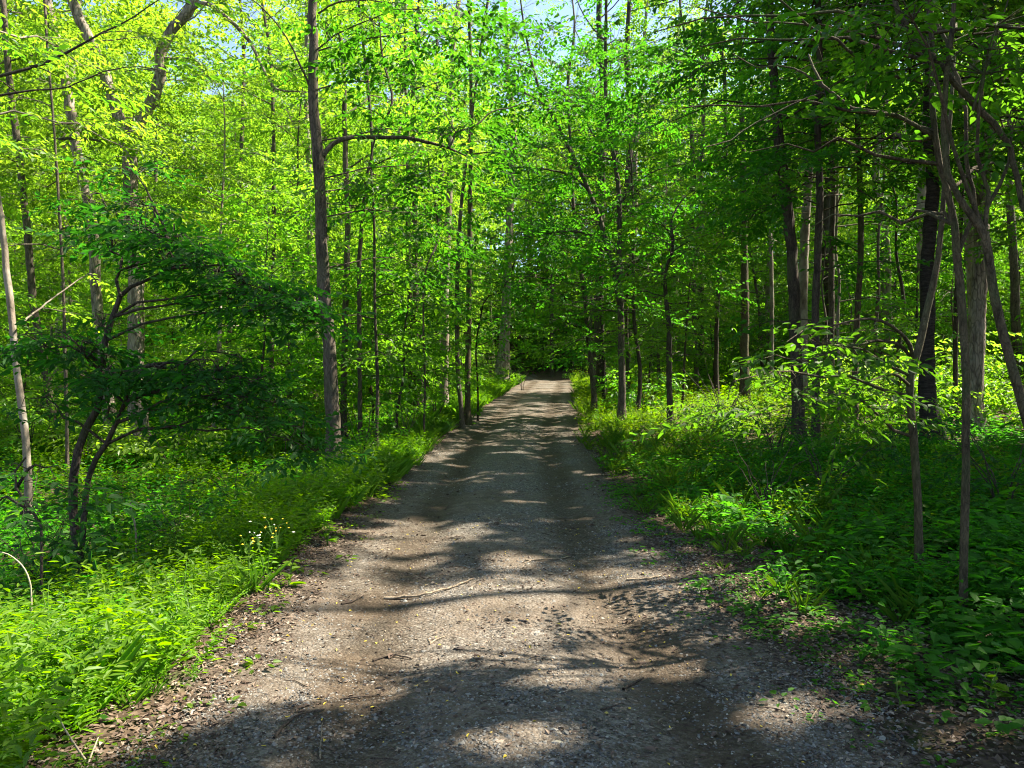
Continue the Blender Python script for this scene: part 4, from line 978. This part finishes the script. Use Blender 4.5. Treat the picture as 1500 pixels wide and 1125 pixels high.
def seedling_template(rg, h, n, leaf):
    a = np.arange(n) * 2.4 + rg.rand() * 6
    rr = rg.uniform(.01, .06, n)
    pos = np.stack([np.cos(a) * rr, np.sin(a) * rr, h * rg.uniform(.55, 1.0, n)], -1)
    d = np.stack([np.cos(a), np.sin(a), rg.normal(.05, .2, n)], -1)
    L = leaf * rg.uniform(.6, 1.2, n)
    return leaf_verts(pos, d, np.stack([rg.normal(0, .2, n), rg.normal(0, .2, n), np.ones(n)], -1), L, L * .62, .12, .15).reshape(-1, 3)
tr = RS(77)
T_FEATH = [feather_template(tr, tr.uniform(.2, .34)) for _ in range(6)]
T_FEATH2 = [feather_template(tr, tr.uniform(.34, .52), 5) for _ in range(6)]
T_HERB = [herb_template(tr, tr.uniform(.18, .36), 18, .06, .42, 3) for _ in range(6)]
T_HERB2 = [herb_template(tr, tr.uniform(.22, .40), 16, .085, .5, 3, .4, .05) for _ in range(6)]
T_GRASS = [grass_template(tr, tr.uniform(.2, .38), 14) for _ in range(6)]
T_SEED = [seedling_template(tr, tr.uniform(.08, .24), 6, .085) for _ in range(6)]
T_LOW = [seedling_template(tr, tr.uniform(.03, .08), 6, .045) for _ in range(6)]

def cover(name, temps, mat_, n, xr, yr, cond, size, seed, ypow=1.0):
    """plants strewn over the ground where cond(u, x, y) says how likely they are"""
    rg = RS(seed); mb = MB()
    y = yr[0] + (yr[1] - yr[0]) * rg.rand(n) ** ypow
    u = rg.uniform(xr[0], xr[1], n); x = u + road_x(y)
    pr = cond(u, x, y) * sstep(.22, .52, fbm(x / .6, y / .6, seed + 5, 2)) * 1.25
    k = rg.rand(n) < pr; x, y, u = x[k], y[k], u[k]
    vis = np.abs(x) < y * .70 + 1.2; x, y, u = x[vis], y[vis], u[vis]
    m = len(x)
    add_sprays(mb, temps, np.stack([x, y, H(x, y) - .01], -1), rg.rand(m) * 6.28, rg.normal(0, .12, m), rg.normal(0, .12, m), size(u, y) * rg.uniform(.6, 1.3, m) * (.45 + 1.1 * fbm(x / .55, y / .55, seed, 2)), rg)
    return stuff(name, mb, M[mat_])
narrow = lambda y: .28 * sstep(8, 17, y)
def lv(u, x, y):   # left verge: thick right against the road, then thinner
    e = -u - 1.80 + .8 * narrow(y) - EDGE(x, y) * .9
    return sstep(-.1, .35, e) * (1 - sstep(1.3, 2.3, e) * (.75 - .5 * sstep(5.6, 4.6, y))) * (1 - .8 * sstep(.55, 1.1, e) * sstep(4.8, 6.2, y) * (1 - sstep(13, 17, y))) * (.45 + .8 * fbm(x / .8, y / .8, 41, 2))
def lf(u, x, y):   # the shaded left floor
    return sstep(2.3, 3.1, -u) * (.2 + 1.1 * fbm(x / 1.6, y / 1.6, 43, 2))
def rv(u, x, y):   # right verge and bank
    e = u - 1.75 + 1.1 * narrow(y) - EDGE(x, y) * .5
    return sstep(-.1, .9, e) * (.25 + 1.0 * fbm(x / .9, y / .9, 45, 2))
sz = lambda u, y: 1 + .0 * y
far = lambda u, y: .9 + .012 * np.clip(y - 10, 0, 40)
cover('wild_herbs', T_FEATH, 'herb', 8600, (-4.6, -1.5), (2.2, 15), lambda u, x, y: lv(u, x, y) * .9, sz, 601, 1.6)
cover('leafy_weeds', T_HERB, 'herb', 4200, (-4.6, -1.5), (2.2, 16), lambda u, x, y: lv(u, x, y) * .8, sz, 602, 1.5)
T_TALL = [herb_template(tr, tr.uniform(.42, .62), 26, .075, .30, 2, .25, .25) for _ in range(6)]
T_BROAD = [seedling_template(tr, tr.uniform(.12, .3), 7, .13) for _ in range(6)]
cover('feathery_weeds', T_FEATH2, 'herb', 3000, (-4.6, -1.6), (2.4, 13), lambda u, x, y: lv(u + .12, x, y) * .8, lambda u, y: .9 + 0 * y, 618, 1.5)
cover('tall_weeds', T_TALL, 'herb', 1500, (-4.2, -1.7), (2.6, 14), lambda u, x, y: lv(u + .25, x, y) * .5, sz, 613, 1.4)
cover('tall_shade_weeds', T_TALL, 'seedling', 1500, (-6, 8), (4, 24), lambda u, x, y: (lv(u + .3, x, y) + rv(u - .5, x, y)) * .4, sz, 614, 1.2)
cover('broad_leaf_plants', T_BROAD, 'seedling', 2600, (-7, -1.6), (3, 16), lambda u, x, y: np.clip(lv(u, x, y) * .3 + lf(u, x, y) * .5, 0, 1) * sstep(5.5, 7.5, y), lambda u, y: .8 + 0 * y, 615, 1.3)
cover('broad_leaf_seedlings', T_BROAD, 'herb', 900, (1.6, 8), (2.6, 14), lambda u, x, y: rv(u - .1, x, y) * .5 * sstep(3.5, 6, y), lambda u, y: .65 + 0 * y, 616, 1.3)
cover('verge_grass', T_GRASS, 'grass', 9000, (-3.6, -1.4), (3.6, 48), lambda u, x, y: lv(u, x, y) * .8, far, 603, 1.2)
cover('verge_plants', T_HERB2, 'herb', 9000, (-6, -1.6), (14, 52), lambda u, x, y: np.clip(lv(u, x, y) * 1.3 + lf(u, x, y) * .5, 0, 1), far, 604, 1.1)
cover('shade_plants', T_HERB2, 'seedling', 9500, (-14, -2.4), (3, 26), lambda u, x, y: lf(u, x, y) * .75, lambda u, y: 1.05 + .01 * y, 605, 1.3)  # darker leaf colour adds to the shade in the hollow
cover('bank_seedlings', T_SEED, 'seedling', 13500, (1.5, 9), (2.4, 14), lambda u, x, y: rv(u, x, y) * .7, sz, 606, 1.3)
cover('bank_herbs', T_HERB2, 'seedling', 8000, (1.8, 10), (2.6, 16), lambda u, x, y: rv(u - .3, x, y) * .62, sz, 607, 1.3)
cover('bank_grass', T_GRASS, 'grass', 6500, (1.5, 4.5), (5, 50), lambda u, x, y: rv(u, x, y) * .5 * (1 - sstep(2.6, 4.5, u)), far, 608, 1.2)
cover('bank_weeds', T_HERB, 'herb', 12000, (1.6, 8), (8, 52), lambda u, x, y: rv(u + .15, x, y) * .95, lambda u, y: 1.0 + .02 * np.clip(y - 10, 0, 40), 609, 1.1)
cover('low_sprouts', T_LOW, 'seedling', 8200, (1.0, 4.4), (2.2, 12), lambda u, x, y: .55 * sstep(1.15, 1.8, u) * fbm(x / .5, y / .5, 47, 2), sz, 610, 1.2)
cover('edge_sprouts', T_LOW, 'herb', 3600, (-2.6, -1.2), (2.2, 12), lambda u, x, y: .5 * sstep(1.3, 1.9, -u) * fbm(x / .5, y / .5, 48, 2), sz, 611, 1.2)
cover('sunny_floor_plants', T_HERB2, 'herb', 7000, (-16, -3.2), (10.5, 20), lambda u, x, y: .85 * sstep(11, 13, y) * sstep(3.2, 5, -u), lambda u, y: .9 + .02 * y, 617)  # lighter leaf colour paints sun onto this floor
cover('wood_floor_plants', T_HERB2, 'herb', 15000, (-30, 30), (16, 60), lambda u, x, y: sstep(3, 6, np.abs(u)) * (.25 + fbm(x / 2.5, y / 2.5, 49, 2)), lambda u, y: 1.3 + .03 * y, 612, 1.0)

# ------------------------------------------------------------------ gravel, litter
def oct_sphere(rg, sub=True):
    v = np.array([[1, 0, 0], [-1, 0, 0], [0, 1, 0], [0, -1, 0], [0, 0, 1], [0, 0, -1]], float)
    f = np.array([[0, 2, 4], [2, 1, 4], [1, 3, 4], [3, 0, 4], [2, 0, 5], [1, 2, 5], [3, 1, 5], [0, 3, 5]])
    if sub:
        nv = list(v); nf = []; cache = {}
        def md(a, b):
            k = (min(a, b), max(a, b))
            if k not in cache: nv.append(unit(np.asarray(nv[a]) + np.asarray(nv[b]))); cache[k] = len(nv) - 1
            return cache[k]
        for a, b, c in f:
            x, y, z = md(a, b), md(b, c), md(c, a); nf += [[a, x, z], [x, b, y], [z, y, c], [x, y, z]]
        v = np.array(nv); f = np.array(nf)
    v = v * (1 + rg.uniform(-.28, .28, (len(v), 1))) * np.array([1, rg.uniform(.6, .95), rg.uniform(.4, .7)])
    return v, f
gr = RS(88); gmb = MB()
def pebbles(n, yr, ur, size, sub, prob=None, ypow=1.0):
    protos = [oct_sphere(gr, sub) for _ in range(7)]
    y = yr[0] + (yr[1] - yr[0]) * gr.rand(n) ** ypow; u = gr.uniform(ur[0], ur[1], n); x = u + road_x(y)
    if prob is not None:
        k = gr.rand(n) < prob(u, x, y); x, y = x[k], y[k]
    vis = np.abs(x) < y * .69 + .3; x, y = x[vis], y[vis]; n = len(x)
    s = size * np.exp(gr.normal(0, .36, n)); a = gr.rand(n) * 6.28; w_ = gr.randint(0, 7, n)
    for k, (v, f) in enumerate(protos):
        q = w_ == k; m = q.sum()
        ca, sa = np.cos(a[q])[:, None], np.sin(a[q])[:, None]
        vx = (v[None, :, 0] * ca - v[None, :, 1] * sa) * s[q][:, None] + x[q][:, None]
        vy = (v[None, :, 0] * sa + v[None, :, 1] * ca) * s[q][:, None] + y[q][:, None]
        vz = v[None, :, 2] * s[q][:, None] + (H(x[q], y[q]) + .012)[:, None]
        gmb.add(np.stack([vx, vy, vz], -1).reshape(-1, 3), (f[None] + np.arange(m)[:, None, None] * len(v)).reshape(-1, 3), 0, False)
grp = lambda u, x, y: (.12 + .9 * sstep(.40, .62, fbm(x / 1.3, y / 1.3, 61, 3))) * (1 - .6 * np.exp(-((np.abs(u) - .78) / .25) ** 2))
pebbles(17000, (2.3, 6.0), (-1.75, 1.75), .0068, True, grp, 1.2)
pebbles(64000, (2.3, 9.0), (-1.8, 1.85), .0056, False, grp, 1.2)
pebbles(34000, (6, 22), (-1.75, 1.75), .0085, False, grp, 1.3)
stuff('gravel', gmb, M['pebble'])

lmb = MB(); lr = RS(99)
def litter(n, yr, cond, L0, mb, ypow=1.3, ur=(-4, 5)):
    y = yr[0] + (yr[1] - yr[0]) * lr.rand(n) ** ypow; u = lr.uniform(*ur, n); x = u + road_x(y)
    k = lr.rand(n) < cond(u, x, y); x, y = x[k], y[k]
    v = np.abs(x) < y * .69 + .3; x, y = x[v], y[v]; n = len(x)
    a = lr.rand(n) * 6.28
    L = L0 * lr.uniform(.5, 1.3, n)
    lv_ = leaf_verts(np.stack([x, y, H(x, y) + .018], -1), np.stack([np.cos(a), np.sin(a), lr.normal(.02, .22, n)], -1), np.stack([lr.normal(0, .35, n), lr.normal(0, .35, n), np.ones(n)], -1), L, L * lr.uniform(.3, .6, n), lr.choice([-.3, .3], (n, 1)), .1)
    mb.add(lv_.reshape(-1, 3), leaves_faces(n), 0, False)
edge = lambda u, x, y: .04 + .9 * sstep(1.0, 1.7, np.abs(u)) * fbm(x / .6, y / .6, 66, 2) + .12 * fbm(x / .9, y / .9, 67, 2) ** 2
litter(26000, (2.2, 12), lambda u, x, y: edge(u, x, y) * (u < 4) * (u > -3), .035, lmb)
litter(12000, (2.2, 9), lambda u, x, y: edge(u, x, y) * .8, .05, lmb)
litter(20000, (2.2, 8), lambda u, x, y: .25 + .75 * sstep(1.3, 1.8, u) + 0 * y, .034, lmb, 1.2, (1.2, 4.2))
litter(8000, (2.2, 8), lambda u, x, y: .9 + 0 * y, .034, lmb, 1.2, (-2.8, -1.35))
litter(5000, (2.2, 9), lambda u, x, y: sstep(.5, .62, fbm(x / .7, y / .5, 71, 2)) + 0 * u, .03, lmb, 1.2, (-1.4, 1.6))
litter(9000, (3, 30), lambda u, x, y: sstep(2.2, 3.4, np.abs(u)) * .8, .09, lmb, 1.3, (-12, 12))
litter(6000, (8, 30), lambda u, x, y: edge(u, x, y), .06, lmb, 1.3, (-2.2, 2.2))
litter(9000, (2.3, 9), lambda u, x, y: .5 * (np.abs(u) < 1.9), .022, lmb, 1.2, (-2, 2))
stuff('leaf_litter', lmb, M['litter'])
fmb = MB(); litter(900, (2.2, 9), lambda u, x, y: .6 * (np.abs(u) < 2.6), .026, fmb, 1.2, (-2.6, 2.8))
stuff('fallen_leaves', fmb, M['fallen'])

# ------------------------------------------------------------------ twigs and stones on the road
def twig(label, pix, wpx, m='wood', fork=None, lift=.0, name='fallen_twig', cat='twig', group=None):
    p = [G(a, b) for a, b in pix]; d = np.mean([q[1] for q in p]); base = p[0].copy()
    r = max(.0035, wpx / F * d / 2); rg = RS(int(pix[0][0] * 3 + pix[0][1]))
    pts = np.array(p) - base + np.array([0, 0, .012 + r * .8]); pts[1:-1, 2] += rg.uniform(0, .012, len(pts) - 2) + lift
    q, rr = smooth_path(pts, np.linspace(r, r * .45, len(pts)), .05)
    q = q + (rg.rand(*q.shape) - .5) * r * 1.0
    mb = MB(); tube(mb, q, rr, 7, 0, .25, rg)
    for fp in fork or []:
        f0 = np.array([G(a, b) for a, b in fp]) - base + np.array([0, 0, .012 + r * .7])
        q, rr = smooth_path(f0, np.linspace(r * .7, r * .3, len(f0)), .05); tube(mb, q + (rg.rand(*q.shape) - .5) * r * .6, rr, 6, 0, .2, rg)
    o = obj(name, mb, M[m]); o.location = base.tolist(); tag(o, label, cat, group)
twig('long pale stick lying across the left half of the road', [(562, 880), (590, 880), (622, 877), (655, 867), (678, 858), (694, 852)], 5)
twig('dark thin stick at the left edge of the road left of the long pale stick', [(500, 889), (515, 886), (533, 876)], 4, 'wood_dark')
twig('short pale stick on the right side of the road', [(918, 853), (945, 852), (970, 847)], 4)
twig('thin forked pale twig near the road middle above the branch shadow', [(770, 824), (800, 824), (818, 822), (835, 818)], 3, 'wood', [[(780, 823), (765, 829)]])
twig('dark twig with a side prong left of the tyre tread marks', [(547, 972), (562, 968), (580, 966), (605, 969)], 4, 'wood_dark', [[(576, 966), (586, 961)]])
twig('small Y-shaped curled twig in the road middle', [(629, 948), (640, 942), (652, 936)], 3, 'wood', [[(631, 947), (627, 938)]])
twig('dark stick lying at the bottom right part of the road', [(913, 1017), (928, 1008), (942, 998)], 5, 'wood_dark')
twig('thin brown twig right of the pale yellowish stone', [(880, 1045), (900, 1042), (914, 1036)], 3, 'wood_dark')
twig('thin curved twig at the left edge of the road near the bottom', [(500, 1029), (530, 1027), (556, 1024)], 3, 'wood_dark', [[(556, 1024), (578, 1008)]])
twig('tiny straw-coloured twig near the middle of the road', [(629, 1022), (637, 1012)], 4)
twig('brown bent stick in the lower left of the road', [(401, 1087), (420, 1068), (440, 1055), (476, 1045)], 5, 'wood_dark')
twig('thin upright-looking grey twig at the bottom edge of the road', [(468, 1118), (470, 1090), (472, 1064)], 3)
twig('thin short twig on the right litter margin', [(1185, 1066), (1193, 1053), (1199, 1042)], 3)
twig('dark short stick on the right margin left of the leafy sprouts', [(1018, 1005), (1035, 1014), (1050, 1022)], 4, 'wood_dark')
twig('thin branch lying on the right road edge near the seedlings', [(1000, 848), (1020, 843), (1038, 841)], 3)
twig('dark curved twig on the road below the dark tyre track', [(543, 1117), (570, 1118), (585, 1119)], 3, 'wood_dark')
twig('grey fallen branch resting on the right bank under the seedlings', [(1470, 957), (1485, 948), (1500, 938)], 10, 'wood')
twig('pale dead branch slanting down in the dark hollow on the left', [(250, 797), (262, 784), (275, 768), (287, 752)], 6, 'wood', None, .06, 'fallen_branch', 'branch')
twig('pale dead stick lying in the hollow left of the road, farther back', [(290, 730), (318, 728), (346, 724)], 4, 'wood', None, .10, 'fallen_branch', 'branch')
rg = RS(4)
lb_ = ['tiny dark twig lying loose on the gravel road']
for k in range(42):
    y = 2.6 + 9 * rg.rand() ** 1.5; u = rg.uniform(-1.9, 2.2); a = rg.rand() * 3.14; l = rg.uniform(.06, .22)
    x = u + float(road_x(y)); p = np.array([[0, 0, 0], [math.cos(a) * l * .5, math.sin(a) * l * .5, rg.uniform(.004, .012)], [math.cos(a + .3) * l, math.sin(a + .3) * l, 0]])
    q, rr = smooth_path(p, [.0035, .003, .002], .04); mb = MB(); tube(mb, q + (rg.rand(*q.shape) - .5) * .004, rr, 5, 0, .2, rg)
    o = obj('fallen_twig', mb, M['wood_dark']); o.location = (x, y, float(H(x, y)) + .018); tag(o, lb_[0], 'twig', 'tiny loose twigs on the road')
def stone(label, px, py, s, seed, m='stone', flat=.5):
    rg = RS(seed); v, f = oct_sphere(rg, True); v = v * [s, s * .9, s * flat]; b = G(px, py)
    mb = MB(); mb.add(v + [0, 0, s * flat * .5], f, 0, False); o = obj('stone', mb, M[m]); o.location = b.tolist(); tag(o, label, 'stone')
stone('pale yellowish angular stone lying in the road near the bottom', 816, 1092, .032, 1, 'stone', .6)
stone('small whitish stone up-right of the pale yellowish one', 844, 1066, .014, 2, 'pebble')
stone('flat grey-green stone half hidden in the right margin sprouts', 1338, 1016, .05, 3, 'stone', .35)
stone('small pale stone at the far right bottom of the margin', 1068, 1023, .02, 4, 'pebble')

# ------------------------------------------------------------------ plants one can tell apart at the left verge
def herb_plant(label, px, py, h, leaf, n, seed, mat_='herb', flower=None, ratio=.4, name='wild_plant', d=None):
    rg = RS(seed); b = G(px, py) if d is None else np.array([(px - CX) / F * d, d, float(H((px - CX) / F * d, d))])
    t = thing(name, label, 'plant', b)
    sm, lm_ = MB(), MB(); fl = MB(); wf = MB()
    for s in range(3 if n > 14 else 2):
        a = rg.rand() * 6.28; o = h * rg.uniform(.05, .3); tt = np.linspace(0, 1, 6)
        p = np.stack([np.cos(a) * o * tt ** 1.5, np.sin(a) * o * tt ** 1.5, h * tt * rg.uniform(.8, 1.05)], -1) + np.concatenate([[[0, 0, -.02]], (rg.rand(5, 3) - .5) * .03])
        tube(sm, p, np.linspace(.004, .0018, 6), 5)
        m = n // 2; q = np.linspace(.15, 1, m)
        pos = np.stack([np.interp(q, tt, p[:, c]) for c in range(3)], -1); az = np.arange(m) * 2.4
        L = leaf * (1.2 - .7 * q) * rg.uniform(.7, 1.1, m)
        lm_.add(leaf_verts(pos, np.stack([np.cos(az), np.sin(az), rg.normal(.3, .2, m)], -1), np.stack([rg.normal(0, .2, m), rg.normal(0, .2, m), np.ones(m)], -1), L, L * ratio, .12, .25).reshape(-1, 3), leaves_faces(m), 0, False)
        if flower:
            for j in range(flower):
                c = p[-1] + np.array([rg.normal(0, .05), rg.normal(0, .05), rg.uniform(-.01, .07)])
                tube(sm, [p[-2], (p[-1] + c) / 2, c], [.0014, .001, .001], 3)
                v, f = oct_sphere(rg, False)
                (wf if rg.rand() < .3 else fl).add(c + v * rg.uniform(.007, .011), f, 0, False)
    obj('stem', sm, M['stem'], t); obj('foliage', lm_, M[mat_], t)
    if flower:
        obj('flower_heads', fl, M['yellow'], t)
        if wf.n: obj('seed_heads', wf, M['white'], t)
herb_plant('yellow-flowered weed with fluffy seed heads on the left verge', 392, 868, .50, .09, 16, 1, flower=7)
herb_plant('yellow-budded weed just left of the fluffy-headed one on the left verge', 368, 872, .42, .08, 14, 2, flower=4)
herb_plant('tall leafy weed rising above the sunny herbs at the lower left', 270, 935, .46, .09, 26, 3)
herb_plant('tall pale weed spike at the left end of the sunny herb patch', 75, 985, .48, .08, 24, 4)
herb_plant('bright upright weed in front of the leaning dark tree foot', 130, 950, .42, .09, 26, 5)
herb_plant('broad-leaved weed beside the road below the flowering weeds', 425, 862, .22, .12, 12, 6, ratio=.6)
herb_plant('tall bright weed on the left verge halfway to the tall dark trunk', 558, 735, .55, .09, 28, 7)
herb_plant('bushy bright weed on the left verge just past the flowering weeds', 480, 800, .45, .10, 26, 8)
herb_plant('lone bright seedling on bare ground at the right road edge', 1025, 868, .14, .10, 10, 9, 'seedling', ratio=.55)
herb_plant('light green seedling standing forward of the right bank plants', 1085, 800, .24, .12, 12, 10, 'seedling', ratio=.55)
herb_plant('small sprout on the litter at the right margin, yellow-green', 1318, 1040, .16, .07, 10, 11, 'herb', ratio=.65)
herb_plant('yellow-green sprout cluster at the right bottom corner', 1455, 1030, .20, .09, 14, 12, 'herb', ratio=.65)
herb_plant('upright seedling on the right margin beside the bank edge', 1140, 880, .22, .10, 12, 13, 'seedling', ratio=.55)
herb_plant('low broad oval leaves on bare ground at the lower left corner', 140, 1060, .07, .075, 6, 14, 'seedling', ratio=.62)
def dry_stem(label, pix, wpx, m='dry'):
    pts = np.array([P(*a) for a in pix]); b = pts[0].copy(); d = b[1]; b[2] = float(H(b[0], b[1])); pts[0] = b
    mb = MB(); q, rr = smooth_path(pts - b, np.linspace(wpx, wpx * .5, len(pts)) / F * d / 2, .04); tube(mb, q, rr, 6, 0, .15, RS(3))
    o = obj('dry_stem', mb, M[m]); o.location = b.tolist(); tag(o, label, 'stem')
dry_stem('bare bent straw-coloured stem arching at the left edge', [(46, 910, 4.7), (46, 880, 4.7), (43, 850, 4.7), (32, 828, 4.7), (12, 812, 4.7), (-5, 808, 4.7)], 3.0)
dry_stem('dry broken stalk leaning left among herbs at the lower left corner', [(128, 1128, 3.15), (112, 1095, 3.1), (96, 1070, 3.05), (88, 1055, 3.05)], 4.0)
dry_stem('dry broken stalk leaning right beside the road at the lower left corner', [(126, 1130, 3.1), (136, 1100, 3.15), (144, 1080, 3.2)], 3.5)
dry_stem('slanting pale dead grass stalk in the sunny herb patch', [(55, 980, 4.0), (66, 945, 4.0), (78, 915, 4.0)], 2.5)
dry_stem('bare grey stem in the shaded hollow behind the sunny herbs', [(200, 810, 6.4), (199, 780, 6.4), (194, 755, 6.4), (191, 735, 6.4)], 4.0, 'wood')
print('objects', len(scene.objects))
